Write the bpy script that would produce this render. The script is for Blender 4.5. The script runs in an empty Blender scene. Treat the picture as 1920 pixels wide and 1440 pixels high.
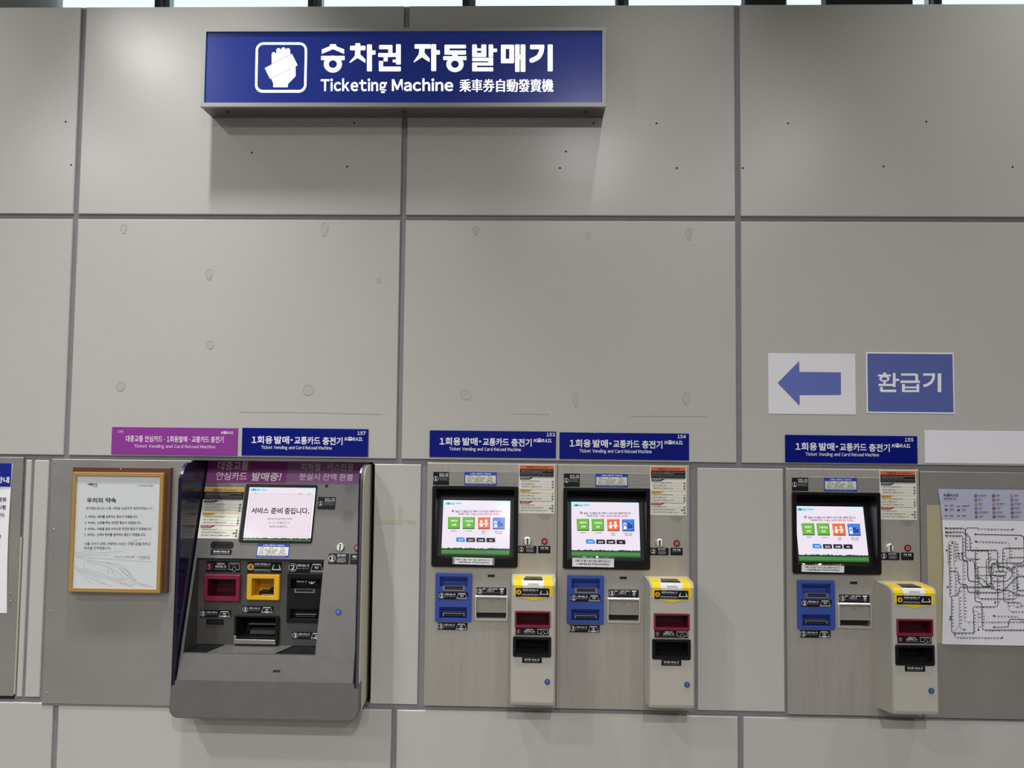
import bpy, math, random, re
from mathutils import Vector, Matrix
random.seed(7)
PI = math.pi
scene = bpy.context.scene
COL = scene.collection

# ------------------------------------------------------------------ camera
cam_d = bpy.data.cameras.new('camera')
cam_d.sensor_width = 36.0
cam_d.lens = 1420.0 * 36.0 / 1920.0
cam_d.clip_start = 0.05
cam = bpy.data.objects.new('camera', cam_d)
COL.objects.link(cam)
_R = ((0.99963782, -0.02536386, -0.00899426), (0.02486794, 0.99836231, -0.05151983), (0.01028627, 0.0512775, 0.99863147))
cam.matrix_world = Matrix(((_R[0][0], _R[0][2], -_R[0][1], 1.6675),
                           (_R[1][0], _R[1][2], -_R[1][1], -2.6870),
                           (_R[2][0], _R[2][2], -_R[2][1], 1.6658), (0, 0, 0, 1)))
scene.camera = cam

# ------------------------------------------------------------------ sky, lights, exposure
world = bpy.data.worlds.new('overcast_sky')
scene.world = world
world.use_nodes = True
bg = world.node_tree.nodes['Background']
bg.inputs['Color'].default_value = (0.80, 0.94, 1.0, 1)
bg.inputs['Strength'].default_value = 1.25
vs = scene.view_settings
vs.view_transform = 'Standard'
vs.look = 'None'
vs.exposure = 0.22
vs.gamma = 1.0
vs.use_curve_mapping = False
scene.cycles.max_bounces = 8

CEIL = 4.45
LAMPS = [  # x, y, power, beam spread (degrees) of the ceiling downlights
    (0.50, -0.62, 13, 62), (2.14, -0.62, 4.4, 62), (-1.2, -0.62, 18, 100), (3.80, -0.62, 12, 96),
    (-1.15, -2.62, 44, 150), (2.22, -4.8, 96, 156), (-2.9, -4.75, 66, 160), (4.13, -4.75, 30, 165), (0.6, -6.6, 100, 152),
    (3.96, -6.7, 40, 165), (-2.7, -8.3, 74, 152), (1.5, -8.6, 76, 152)]
for lx, ly, pw, sp in LAMPS:
    ld = bpy.data.lights.new('ceiling_downlight', 'AREA')
    ld.shape = 'RECTANGLE'
    ld.size = 0.08
    ld.size_y = 0.22
    ld.energy = pw
    ld.spread = math.radians(sp)
    ld.color = (1.0, 0.995, 0.98)
    lo = bpy.data.objects.new('ceiling_downlight', ld)
    lo.location = (lx, ly, CEIL - 0.06)
    COL.objects.link(lo)


# ------------------------------------------------------------------ materials
def lin(c):
    c /= 255.0
    return c / 12.92 if c <= 0.04045 else ((c + 0.055) / 1.055) ** 2.4


def rgb(r, g, b):
    return (lin(r), lin(g), lin(b), 1.0)


def mat(name, col, rough=0.5, metal=0.0, spec=0.5, emit=None, estr=0.0, noise=None, bump=None, coat=0.0):
    """noise=(scale xyz, amount) varies the colour, bump=(scale xyz, strength)."""
    m = bpy.data.materials.new(name)
    m.use_nodes = True
    nt = m.node_tree
    b = nt.nodes['Principled BSDF']
    b.inputs['Base Color'].default_value = col
    b.inputs['Roughness'].default_value = rough
    b.inputs['Metallic'].default_value = metal
    b.inputs['Specular IOR Level'].default_value = spec
    b.inputs['Coat Weight'].default_value = coat
    if emit:
        b.inputs['Emission Color'].default_value = emit
        b.inputs['Emission Strength'].default_value = estr

    def noise_tex(sc):
        tc = nt.nodes.new('ShaderNodeTexCoord')
        mp = nt.nodes.new('ShaderNodeMapping')
        mp.inputs['Scale'].default_value = sc
        nz = nt.nodes.new('ShaderNodeTexNoise')
        nz.inputs['Scale'].default_value = 1.0
        nz.inputs['Detail'].default_value = 4.0
        nt.links.new(tc.outputs['Object'], mp.inputs['Vector'])
        nt.links.new(mp.outputs['Vector'], nz.inputs['Vector'])
        return nz
    if noise:
        nz = noise_tex(noise[0])
        mx = nt.nodes.new('ShaderNodeMix')
        mx.data_type = 'RGBA'
        a = noise[1]
        mx.inputs['A'].default_value = tuple(max(0, c * (1 - a)) for c in col[:3]) + (1,)
        mx.inputs['B'].default_value = tuple(min(1, c * (1 + a)) for c in col[:3]) + (1,)
        nt.links.new(nz.outputs['Fac'], mx.inputs['Factor'])
        nt.links.new(mx.outputs['Result'], b.inputs['Base Color'])
        if len(noise) > 2:
            mr = nt.nodes.new('ShaderNodeMapRange')
            mr.inputs['To Min'].default_value = max(0.02, rough - noise[2])
            mr.inputs['To Max'].default_value = rough + noise[2]
            nt.links.new(nz.outputs['Fac'], mr.inputs['Value'])
            nt.links.new(mr.outputs['Result'], b.inputs['Roughness'])
    if bump:
        nz = noise_tex(bump[0])
        bp = nt.nodes.new('ShaderNodeBump')
        bp.inputs['Strength'].default_value = bump[1]
        bp.inputs['Distance'].default_value = 0.001
        nt.links.new(nz.outputs['Fac'], bp.inputs['Height'])
        nt.links.new(bp.outputs['Normal'], b.inputs['Normal'])
    return m


def glass_mat(name, tint, refl=0.12, rough=0.05, haze=0.0, hcol=(1, 1, 1, 1)):
    m = bpy.data.materials.new(name)
    m.use_nodes = True
    nt = m.node_tree
    nt.nodes.remove(nt.nodes['Principled BSDF'])
    out = nt.nodes['Material Output']
    tr = nt.nodes.new('ShaderNodeBsdfTransparent')
    tr.inputs['Color'].default_value = tint
    gl = nt.nodes.new('ShaderNodeBsdfGlossy')
    gl.inputs['Roughness'].default_value = rough
    mx = nt.nodes.new('ShaderNodeMixShader')
    mx.inputs['Fac'].default_value = refl
    nt.links.new(tr.outputs[0], mx.inputs[1])
    nt.links.new(gl.outputs[0], mx.inputs[2])
    if haze:      # frosted look from a share of diffuse colour
        df = nt.nodes.new('ShaderNodeBsdfDiffuse')
        df.inputs['Color'].default_value = hcol
        m2 = nt.nodes.new('ShaderNodeMixShader')
        m2.inputs['Fac'].default_value = haze
        nt.links.new(mx.outputs[0], m2.inputs[1])
        nt.links.new(df.outputs[0], m2.inputs[2])
        mx = m2
    nt.links.new(mx.outputs[0], out.inputs['Surface'])
    return m


def scr(name, r, g, b, s=1.0):
    c = rgb(r, g, b)
    return mat(name, (0.01, 0.01, 0.012, 1), rough=0.12, emit=c, estr=0.88 * s)


M = {}
M['panel'] = mat('painted_metal_panel', rgb(186, 185, 180), rough=0.25, spec=0.4, noise=((2.5, 2.5, 2.5), 0.03, 0.04), bump=((900, 900, 900), 0.06))
M['joint'] = mat('grey_sealant', rgb(128, 126, 130), rough=0.6, noise=((20, 20, 20), 0.12))
M['stain'] = mat('dried_glue', rgb(177, 176, 170), rough=0.4, noise=((60, 60, 60), 0.06))
M['scuff2'] = mat('dried_glue_rim', rgb(165, 163, 156), rough=0.45)
M['scuff'] = mat('scuff_mark', rgb(160, 158, 151), rough=0.6)
M['tape'] = mat('old_tape_residue', rgb(178, 174, 150), rough=0.6, noise=((80, 80, 80), 0.12))
M['hole'] = mat('dark_hole', rgb(18, 17, 16), rough=0.8)
M['steel'] = mat('brushed_steel', rgb(180, 175, 168), rough=0.45, metal=0.5, noise=((160, 160, 4), 0.10, 0.08), bump=((400, 400, 6), 0.08))
M['steel_dark'] = mat('dull_steel_sheet', rgb(172, 169, 166), rough=0.40, metal=0.6, noise=((5, 5, 5), 0.10, 0.10), bump=((300, 300, 10), 0.06))
M['grey_metal'] = mat('grey_painted_steel', rgb(116, 114, 112), rough=0.38, metal=0.5, noise=((30, 30, 30), 0.06, 0.05), bump=((500, 500, 500), 0.10))
M['niche'] = mat('dark_grey_painted_steel', rgb(90, 88, 86), rough=0.45, metal=0.4, noise=((30, 30, 30), 0.06))
M['chrome'] = mat('chrome', rgb(240, 239, 236), rough=0.22, metal=0.8)
M['silver'] = mat('satin_silver', rgb(185, 182, 176), rough=0.32, metal=0.9)
M['alu'] = mat('anodised_aluminium', rgb(160, 159, 157), rough=0.40, metal=0.5, noise=((6, 200, 200), 0.05))
M['black'] = mat('black_plastic', rgb(14, 14, 17), rough=0.35, spec=0.35)
M['black_matte'] = mat('black_recess', rgb(12, 12, 13), rough=0.7)
M['sticker_black'] = mat('black_sticker', rgb(17, 17, 22), rough=0.5, spec=0.3)
M['navy_gloss'] = mat('navy_glossy_laminate', rgb(22, 24, 58), rough=0.16, spec=0.4, noise=((3, 3, 8), 0.2))
M['cream'] = mat('cream_paint', rgb(208, 204, 184), rough=0.5)
M['console'] = mat('warm_grey_plastic', rgb(180, 177, 168), rough=0.4, noise=((40, 40, 40), 0.03), bump=((700, 700, 700), 0.05))
M['blue_plastic'] = mat('blue_plastic', rgb(52, 76, 158), rough=0.42)
M['blue_lock'] = mat('blue_button', rgb(62, 98, 188), rough=0.4)
M['yellow'] = mat('yellow_plastic', rgb(238, 204, 24), rough=0.38)
M['yellow_warm'] = mat('amber_yellow_plastic', rgb(226, 176, 36), rough=0.4)
M['maroon'] = mat('maroon_plastic', rgb(124, 26, 56), rough=0.4)
M['maroon_deep'] = mat('maroon_recess', rgb(84, 12, 34), rough=0.5)
M['white_plastic'] = mat('white_plastic', rgb(222, 222, 218), rough=0.3)
M['red_button'] = mat('red_button', rgb(206, 88, 84), rough=0.35)
M['sign_blue'] = mat('navy_sign_film', rgb(10, 24, 122), rough=0.16)
M['sign_purple'] = mat('purple_sign_film', rgb(142, 62, 150), rough=0.18)
M['hd_purple'] = mat('purple_header_film', rgb(150, 66, 140), rough=0.15)
M['hd_mauve'] = mat('mauve_header_film', rgb(156, 106, 156), rough=0.15)
M['hd_text'] = mat('pale_mauve_ink', rgb(238, 224, 240), rough=0.5)
M['hd_text2'] = mat('faded_mauve_ink', rgb(226, 204, 226), rough=0.5)
M['white'] = mat('white_ink', rgb(236, 236, 240), rough=0.5)
M['white_dim'] = mat('grey_white_ink', rgb(190, 190, 196), rough=0.5)
M['grey_ink'] = mat('grey_ink', rgb(135, 133, 134), rough=0.6)
M['pale_ink'] = mat('pale_grey_ink', rgb(178, 177, 180), rough=0.6)
M['black_ink'] = mat('black_ink', rgb(24, 23, 26), rough=0.6)
M['blue_ink'] = mat('dark_blue_ink', rgb(24, 34, 96), rough=0.6)
M['paper'] = mat('white_paper', rgb(240, 239, 243), rough=0.6, noise=((6, 6, 6), 0.015))
M['paper_cool'] = mat('laminated_white_paper', rgb(232, 231, 238), rough=0.3, noise=((8, 8, 8), 0.02), bump=((25, 25, 25), 0.25))
M['lavender'] = mat('lavender_print', rgb(182, 182, 206), rough=0.4)
M['paper_blue'] = mat('periwinkle_print', rgb(98, 112, 184), rough=0.4)
M['paper_blue2'] = mat('muted_blue_print', rgb(86, 100, 166), rough=0.4)
M['kraft'] = mat('yellowed_card', rgb(172, 164, 132), rough=0.7, noise=((7, 7, 7), 0.05))
M['poster_blue'] = mat('poster_blue_print', rgb(22, 40, 140), rough=0.3)
M['gold'] = mat('gold_painted_wood', rgb(168, 132, 72), rough=0.42, noise=((60, 6, 6), 0.10))
M['wood_brown'] = mat('brown_wood', rgb(86, 56, 44), rough=0.5, noise=((8, 60, 60), 0.15))
M['sticker_white'] = mat('off_white_sticker', rgb(226, 225, 212), rough=0.4)
M['orange'] = mat('orange_print', rgb(214, 104, 60), rough=0.4)
M['amber'] = mat('amber_print', rgb(224, 172, 60), rough=0.4)
M['crimson'] = mat('crimson_print', rgb(150, 30, 66), rough=0.4)
M['fare_blue'] = mat('fare_sticker_blue', rgb(34, 72, 168), rough=0.4)
M['pink_ink'] = mat('pink_ink', rgb(226, 130, 160), rough=0.4)
M['clear'] = glass_mat('clear_glass', (0.96, 0.97, 0.97, 1), 0.06, 0.03)
M['flap'] = glass_mat('clear_plastic_flap', (0.80, 0.79, 0.76, 1), 0.10, 0.10, 0.40, (0.60, 0.58, 0.53, 1))
M['pane'] = glass_mat('window_glass', (0.93, 0.97, 1.0, 1), 0.06, 0.02)
M['concrete'] = mat('grey_column_paint', rgb(200, 200, 194), rough=0.6, noise=((4, 4, 4), 0.05))
M['dark_duct'] = mat('dark_grey_duct', rgb(70, 70, 70), rough=0.6)
M['floor'] = mat('polished_stone_floor', rgb(118, 114, 110), rough=0.25, noise=((3, 3, 3), 0.08))
M['ceil'] = mat('white_ceiling', rgb(205, 204, 200), rough=0.8)
M['hall'] = mat('hall_wall_paint', rgb(122, 120, 118), rough=0.7)
# light-box sign
M['sign_face'] = mat('backlit_blue_acrylic', rgb(18, 40, 124), rough=0.25, emit=rgb(16, 38, 118), estr=0.25)
M['sign_white'] = mat('backlit_white_letter', rgb(240, 240, 236), rough=0.4, emit=rgb(255, 255, 250), estr=1.0)
M['sign_line'] = mat('dark_line_on_pictogram', rgb(60, 62, 70), rough=0.5, emit=rgb(70, 72, 80), estr=0.4)
# screens
M['s_bg'] = scr('screen_pale_lilac', 236, 226, 240, 1.0)
M['s_sky'] = scr('screen_pale_cyan', 206, 238, 250, 1.0)
M['s_white'] = scr('screen_white', 255, 255, 255, 1.0)
M['s_black'] = scr('screen_black', 34, 30, 36, 1.0)
M['s_navy'] = scr('screen_navy', 26, 52, 110, 1.0)
M['s_red'] = scr('screen_red', 200, 60, 90, 1.0)
M['s_green'] = scr('screen_green', 112, 184, 62, 1.0)
M['s_green_d'] = scr('screen_dark_green', 44, 96, 34, 1.0)
M['s_grass'] = scr('screen_grass', 76, 136, 74, 1.0)
M['s_tree'] = scr('screen_tree', 28, 68, 40, 1.0)
M['s_orange'] = scr('screen_orange', 236, 112, 62, 1.0)
M['s_orange_d'] = scr('screen_dark_orange', 170, 60, 36, 1.0)
M['s_blue'] = scr('screen_blue', 74, 128, 226, 1.0)
M['s_blue_d'] = scr('screen_dark_blue', 28, 58, 140, 1.0)
M['s_lblue'] = scr('screen_button_blue', 50, 140, 226, 1.0)
M['s_grey'] = scr('screen_grey', 120, 116, 124, 1.0)
M['s_pink'] = scr('screen_soft_pink', 234, 220, 230, 1.0)
M['s_line'] = scr('screen_soft_line', 196, 184, 190, 1.0)
M['s_olive'] = scr('screen_leaf', 176, 186, 120, 1.0)


# ------------------------------------------------------------------ text outlines
_tc = {}
_desk = bpy.data.scenes.new('lettering_desk')    # small scratch scene, removed at the end
_src = bpy.data.objects.new('lettering_source', bpy.data.curves.new('lettering_source', 'FONT'))
_src.data.size = 1.0
_desk.collection.objects.link(_src)


def glyphs(s, bold=0.0, res=2):
    """outline of a string; Latin letters and digits use the full-width forms set close together"""
    k = ('all', s, bold, res)
    if k in _tc:
        return _tc[k]
    if not re.search('[!-~]', s):
        return raw_glyphs(s, bold, res)
    V, F_, x = [], [], 0.0

    def put(g, gap):
        nonlocal x
        b = len(V)
        V.extend((p[0] - g[2] + x + gap / 2, p[1]) for p in g[0])
        F_.extend(tuple(b + i for i in f) for f in g[1])
        x += g[3] - g[2] + gap
    for run in re.findall('[!-~]+|[^!-~]+', s):
        if '!' <= run[0] <= '~':
            for ch in run:
                put(raw_glyphs(chr(ord(ch) + 0xFEE0), bold, res), 0.085)
        else:
            t = run.strip()
            x += 0.36 * (len(run) - len(run.lstrip())) if t else 0.36 * len(run)
            if t:
                put(raw_glyphs(t, bold, res), 0.085)
                x += 0.36 * (len(run) - len(run.rstrip()))
    xs = [v[0] for v in V]
    ys = [v[1] for v in V]
    r = (V, F_, min(xs), max(xs), min(ys), max(ys))
    _tc[k] = r
    return r


def raw_glyphs(s, bold=0.0, res=2):
    res = max(2, res)
    k = (s, bold, res)
    if k in _tc:
        return _tc[k]
    c = _src.data
    c.body = s
    c.offset = bold
    c.resolution_u = res
    vl = _desk.view_layers[0]
    vl.update()
    me = bpy.data.meshes.new_from_object(_src.evaluated_get(vl.depsgraph))
    vs_ = [(v.co.x, v.co.y) for v in me.vertices]
    fs = [tuple(p.vertices) for p in me.polygons]
    bpy.data.meshes.remove(me)
    xs = [v[0] for v in vs_]
    ys = [v[1] for v in vs_]
    r = (vs_, fs, min(xs), max(xs), min(ys), max(ys))
    _tc[k] = r
    return r


def rr(x0, x1, z0, z1, r=0.0, n=4):
    """rounded rectangle outline, counter-clockwise from bottom-left"""
    if r <= 0:
        return [(x0, z0), (x1, z0), (x1, z1), (x0, z1)]
    out = []
    for cx, cz, a in ((x0 + r, z0 + r, PI), (x1 - r, z0 + r, 1.5 * PI), (x1 - r, z1 - r, 0), (x0 + r, z1 - r, 0.5 * PI)):
        for i in range(n + 1):
            t = a + 0.5 * PI * i / n
            out.append((cx + r * math.cos(t), cz + r * math.sin(t)))
    return out


def circ(cx, cz, r, n=20):
    return [(cx + r * math.cos(2 * PI * i / n), cz + r * math.sin(2 * PI * i / n)) for i in range(n)]


def bil(c00, c10, c01, c11, W, H):
    """(X right, Y down) on a W x H measuring grid -> metric (x, z) on a plane"""
    def f(X, Y):
        s, t = X / W, Y / H
        return (c00[0] * (1 - s) * (1 - t) + c10[0] * s * (1 - t) + c01[0] * (1 - s) * t + c11[0] * s * t,
                c00[1] * (1 - s) * (1 - t) + c10[1] * s * (1 - t) + c01[1] * (1 - s) * t + c11[1] * s * t)
    return f


LAY = 0.00025


class Mesh:
    """collects faces; coordinates are (x right, d towards the viewer, z up)"""

    def __init__(s, P=None, G=None, d0=0.0):
        s.v, s.f, s.mi, s.mats = [], [], [], []
        s.P = P or (lambda x, d, z: (x, -d, z))
        s.G = G or (lambda u, v: (u, v))
        s.d0 = d0
        s.k = 0

    def slot(s, m):
        m = M[m]
        if m not in s.mats:
            s.mats.append(m)
        return s.mats.index(m)

    def add(s, pts, faces, m):
        b = len(s.v)
        s.v += [s.P(*p) for p in pts]
        k = s.slot(m)
        for f in faces:
            s.f.append(tuple(b + i for i in f))
            s.mi.append(k)

    # ---- flat print
    def poly(s, pts, m, L=1):
        s.k = (s.k + 1) % 40
        d = s.d0 + L * LAY + s.k * 5e-6      # tiny steps keep overlapping strokes from sharing a plane
        s.add([(x, d, z) for x, z in (s.G(*p) for p in pts)], [tuple(range(len(pts)))], m)

    def rect(s, u0, v0, u1, v1, m, L=1, r=0.0):
        s.poly(rr(min(u0, u1), max(u0, u1), min(v0, v1), max(v0, v1), r, 3), m, L)

    def disc(s, u, v, r, m, L=1, n=20):
        s.poly(circ(u, v, r, n), m, L)

    def ring(s, u, v, r0, r1, m, L=1, n=24):
        d = s.d0 + L * LAY
        pts = [(x, d, z) for x, z in (s.G(*p) for p in circ(u, v, r0, n) + circ(u, v, r1, n))]
        s.add(pts, [(i, (i + 1) % n, n + (i + 1) % n, n + i) for i in range(n)], m)

    def outline(s, a, b, m, L=1):
        d = s.d0 + L * LAY
        n = len(a)
        s.add([(x, d, z) for x, z in (s.G(*p) for p in list(a) + list(b))],
              [(i, (i + 1) % n, n + (i + 1) % n, n + i) for i in range(n)], m)

    def stroke(s, pts, w, m, L=1, caps=True, closed=False, n=10):
        P = list(pts) + ([pts[0]] if closed else [])
        for (a, b) in zip(P[:-1], P[1:]):
            dx, dy = b[0] - a[0], b[1] - a[1]
            l = math.hypot(dx, dy) or 1e-9
            nx, ny = -dy / l * w / 2, dx / l * w / 2
            s.poly([(a[0] + nx, a[1] + ny), (a[0] - nx, a[1] - ny), (b[0] - nx, b[1] - ny), (b[0] + nx, b[1] + ny)], m, L)
        js = P if caps else P[1:-1]
        for a in js:
            s.poly(circ(a[0], a[1], w / 2, n), m, L)

    def text(s, t, u0, v0, u1=None, v1=None, m='white', L=2, bold=0.0, res=2, shear=0.0, align='l', squeeze=1.0):
        """(u0,v0) bottom-left, (u1,v1) top-right of the inked box; u1 None keeps the aspect"""
        vs_, fs, x0, x1, y0, y1 = glyphs(t, bold, res)
        ky = (v1 - v0) / (y1 - y0)
        if u1 is None:
            kx = abs(ky) * squeeze
            wd = (x1 - x0) * kx
            u0 = u0 - (wd if align == 'r' else wd / 2 if align == 'c' else 0)
        else:
            kx = (u1 - u0) / (x1 - x0)
        d = s.d0 + L * LAY
        pts = []
        for x, y in vs_:
            v = v0 + (y - y0) * ky
            u = u0 + (x - x0) * kx + shear * abs(v - v0)
            a, b = s.G(u, v)
            pts.append((a, d, b))
        s.add(pts, fs, m)

    # ---- solids
    def loft(s, loops, m, cap0=False, cap1=False, closed=True, skip=()):
        n = len(loops[0])
        pts = [p for l in loops for p in l]
        fs = []
        for k in range(len(loops) - 1):
            for i in range(n if closed else n - 1):
                if (k, i) in skip:
                    continue
                j = (i + 1) % n
                fs.append((k * n + i, k * n + j, (k + 1) * n + j, (k + 1) * n + i))
        if cap0:
            fs.append(tuple(range(n)))
        if cap1:
            fs.append(tuple((len(loops) - 1) * n + i for i in range(n)))
        s.add(pts, fs, m)

    def slab(s, loop, d0, d1, m, e=0.0, back=True):
        """outline extruded from d0 (back) to d1 (front) with a small front chamfer e"""
        L0 = [(x, d0, z) for x, z in loop]
        if e > 0:
            cx = sum(p[0] for p in loop) / len(loop)
            cz = sum(p[1] for p in loop) / len(loop)
            hx = max(abs(p[0] - cx) for p in loop)
            hz = max(abs(p[1] - cz) for p in loop)
            ins = [(cx + (x - cx) * (1 - e / hx), cz + (z - cz) * (1 - e / hz)) for x, z in loop]
            s.loft([L0, [(x, d1 - e, z) for x, z in loop], [(x, d1, z) for x, z in ins]], m, back, True)
        else:
            s.loft([L0, [(x, d1, z) for x, z in loop]], m, back, True)

    def box(s, x0, x1, d0, d1, z0, z1, m, e=0.0):
        s.slab(rr(x0, x1, z0, z1), d0, d1, m, e)

    def frame(s, outer, inner, d0, d1, di, m, e=0.0):
        """ring: outer wall from d0 to d1, inner wall from d1 back to di"""
        loops = [[(x, d0, z) for x, z in outer]]
        if e:
            loops.append([(x, d1 - e, z) for x, z in outer])
            k = []
            for (a, b), (c, f) in zip(outer, inner):
                l = math.hypot(c - a, f - b) or 1
                k.append((a + (c - a) / l * e, d1, b + (f - b) / l * e))
            loops.append(k)
        else:
            loops.append([(x, d1, z) for x, z in outer])
        loops.append([(x, d1, z) for x, z in inner])
        loops.append([(x, di, z) for x, z in inner])
        s.loft(loops, m)

    def pocket(s, front, d1, back, d0, m, mb=None):
        s.loft([[(x, d1, z) for x, z in front], [(x, d0, z) for x, z in back]], m)
        s.add([(x, d0, z) for x, z in back], [tuple(range(len(back)))], mb or m)

    def holed(s, x0, x1, z0, z1, holes, d1, d0, m, outer=True):
        """front sheet with rectangular holes (x0,x1,z0,z1)"""
        xs = sorted({x0, x1} | {h[i] for h in holes for i in (0, 1)})
        zs = sorted({z0, z1} | {h[i] for h in holes for i in (2, 3)})
        for a, b in zip(xs[:-1], xs[1:]):
            for c, e in zip(zs[:-1], zs[1:]):
                mx, mz = (a + b) / 2, (c + e) / 2
                if any(h[0] < mx < h[1] and h[2] < mz < h[3] for h in holes):
                    continue
                s.add([(a, d1, c), (b, d1, c), (b, d1, e), (a, d1, e)], [(0, 1, 2, 3)], m)
        for h in holes:
            l = rr(*h)
            s.loft([[(x, d1, z) for x, z in l], [(x, d0, z) for x, z in l]], m)
        if outer:
            l = rr(x0, x1, z0, z1)
            s.loft([[(x, d1, z) for x, z in l], [(x, d0, z) for x, z in l]], m)

    def cyl(s, cx, cz, r, d0, d1, m, n=20, e=0.0, r2=None):
        loops = [[(x, d0, z) for x, z in circ(cx, cz, r, n)]]
        if e:
            loops.append([(x, d1 - e, z) for x, z in circ(cx, cz, r, n)])
            loops.append([(x, d1, z) for x, z in circ(cx, cz, r - e, n)])
        else:
            loops.append([(x, d1, z) for x, z in circ(cx, cz, r2 or r, n)])
        s.loft(loops, m, True, True)

    def build(s, name, parent=None, label=None, loc=None):
        me = bpy.data.meshes.new(name)
        me.from_pydata(s.v, [], s.f)
        for m in s.mats:
            me.materials.append(m)
        me.polygons.foreach_set('material_index', s.mi)
        me.update()
        o = bpy.data.objects.new(name, me)
        COL.objects.link(o)
        if parent:
            o.parent = parent
        if loc:
            o.location = loc
        if label:
            o['label'] = label
        return o


def tag(o, label, cat, group=None):
    o['label'] = label
    o['category'] = cat
    if group:
        o['group'] = group
    return o


def thing(name, label, cat, loc, group=None):
    o = bpy.data.objects.new(name, None)
    o.empty_display_size = 0.1
    o.location = loc
    COL.objects.link(o)
    return tag(o, label, cat, group)


def struct(o):
    o['kind'] = 'structure'
    return o


def dup(root, loc, label):
    r = root.copy()
    COL.objects.link(r)
    r.location = loc
    r['label'] = label
    for ch in list(root.children):
        c = ch.copy()
        COL.objects.link(c)
        c.parent = r
        for g in list(ch.children):
            q = g.copy()
            COL.objects.link(q)
            q.parent = c
    return r


def logo(a, u0, v0, u1, v1, m, bg_m, L=2, sh=0.18):
    """rail operator's word mark: italic letters with a striped globe as the second letter; works for v1>v0 or v1<v0"""
    w, h = u1 - u0, v1 - v0
    a.text('K', u0, v0, u0 + 0.17 * w, v0 + h * 0.86, m, L, 0.03, 1, sh)
    cx, cy, r = u0 + 0.30 * w, v0 + 0.50 * h, abs(h) * 0.52
    a.poly([(cx + 1.15 * r * math.cos(t), cy + r * math.sin(t)) for t in [2 * PI * i / 18 for i in range(18)]], m, L)
    sg = 1 if h > 0 else -1
    for k, q in ((0.30, 0.13), (0.02, 0.16)):
        a.rect(cx - 1.1 * r, cy + sg * (k * r), cx + 1.1 * r, cy + sg * (k + q) * r, bg_m, L + 1)
    a.text('RAIL', u0 + 0.42 * w, v0, u0 + 0.97 * w, v0 + h * 0.86, m, L, 0.03, 1, sh)


# ================================================================== room shell
def room():
    m = Mesh()
    m.add([(-6, 12, 0), (9, 12, 0), (9, -1.6, 0), (-6, -1.6, 0)], [(0, 1, 2, 3)], 'floor')
    struct(m.build('floor'))
    m = Mesh()
    m.add([(-6, 12, CEIL), (9, 12, CEIL), (9, -1.6, CEIL), (-6, -1.6, CEIL)], [(0, 1, 2, 3)], 'ceil')
    struct(m.build('ceiling'))
    m = Mesh()
    m.add([(-6, 12, 0), (9, 12, 0), (9, 12, CEIL), (-6, 12, CEIL)], [(0, 1, 2, 3)], 'hall')
    struct(m.build('wall_front'))
    for nm, x in (('wall_left', -6), ('wall_right', 9)):
        m = Mesh()
        m.add([(x, 12, 0), (x, -1.6, 0), (x, -1.6, CEIL), (x, 12, CEIL)], [(0, 1, 2, 3)], 'hall')
        struct(m.build(nm))
    # far wall behind the partition, with a band of windows above
    m = Mesh()
    m.box(-6, 9, -1.6, -1.5, 0, 3.45, 'hall')
    m.box(-6, 9, -1.6, -1.5, 4.38, CEIL, 'hall')
    struct(m.build('wall_back'))
    xs = [-1.37, -0.48, 0.40, 1.28, 2.15, 3.03, 3.90, 4.78]
    for i, (a, b) in enumerate(zip(xs[:-1], xs[1:])):
        w = struct(bpy.data.objects.new('window_%d' % (i + 1), None))
        w.location = (0.5 * (a + b), 1.5, 3.45)
        COL.objects.link(w)
        hw = 0.5 * (b - a)
        f = Mesh()
        f.box(-hw - 0.018, -hw + 0.018, -0.05, 0.04, 0, 0.93, 'dark_duct')
        f.build('mullion', w)
        f = Mesh()
        f.box(-hw + 0.018, -hw + 0.05, -0.05, 0.0, 0, 0.93, 'alu')
        f.box(hw - 0.024, hw - 0.018, -0.05, 0.0, 0, 0.93, 'alu')
        f.box(-hw + 0.05, hw - 0.024, -0.04, -0.02, 0.585, 0.592, 'alu')
        f.box(-hw + 0.05, hw - 0.024, -0.05, 0.0, 0.0, 0.05, 'alu')
        f.box(-hw + 0.05, hw - 0.024, -0.05, 0.0, 0.88, 0.93, 'alu')
        f.build('window_frame', w)
        p = Mesh()
        p.box(-hw + 0.05, hw - 0.024, -0.036, -0.030, 0.05, 0.88, 'pane')
        p.build('window_pane', w)


room()


def column():
    t = thing('round_column', 'grey round column behind the partition at the far left top edge', 'column', (-1.476, 1.15, 0))
    m = Mesh()
    m.v = []
    n = 40
    lo = [(0.62 * math.cos(2 * PI * i / n), 0.30 * math.sin(2 * PI * i / n)) for i in range(n)]
    m.loft([[(x, y, z) for x, y in lo] for z in (0, CEIL - 0.002)], 'concrete', True, True)
    o = m.build('shaft', t)
    for p in o.data.polygons:
        p.use_smooth = len(p.vertices) == 4
    for (x0, x1, lb) in ((2.815, 3.042, 'narrow dark grey box seen over the wall top, nearer the sign'),
                         (3.255, 3.722, 'wide dark grey box seen over the wall top, at far right')):
        b = Mesh()
        b.box((x0 - x1) / 2, (x1 - x0) / 2, -0.04, 0.04, 0, 0.95, 'dark_duct', 0.01)
        tag(b.build('duct_box', loc=((x0 + x1) / 2, 1.40, 3.48)), lb, 'duct')


column()

# ================================================================== the panelled wall
ZT, ZA, ZB, ZC = 3.1862, 2.4015, 1.5243, 0.6706
J = 0.0096     # half joint width


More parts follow.
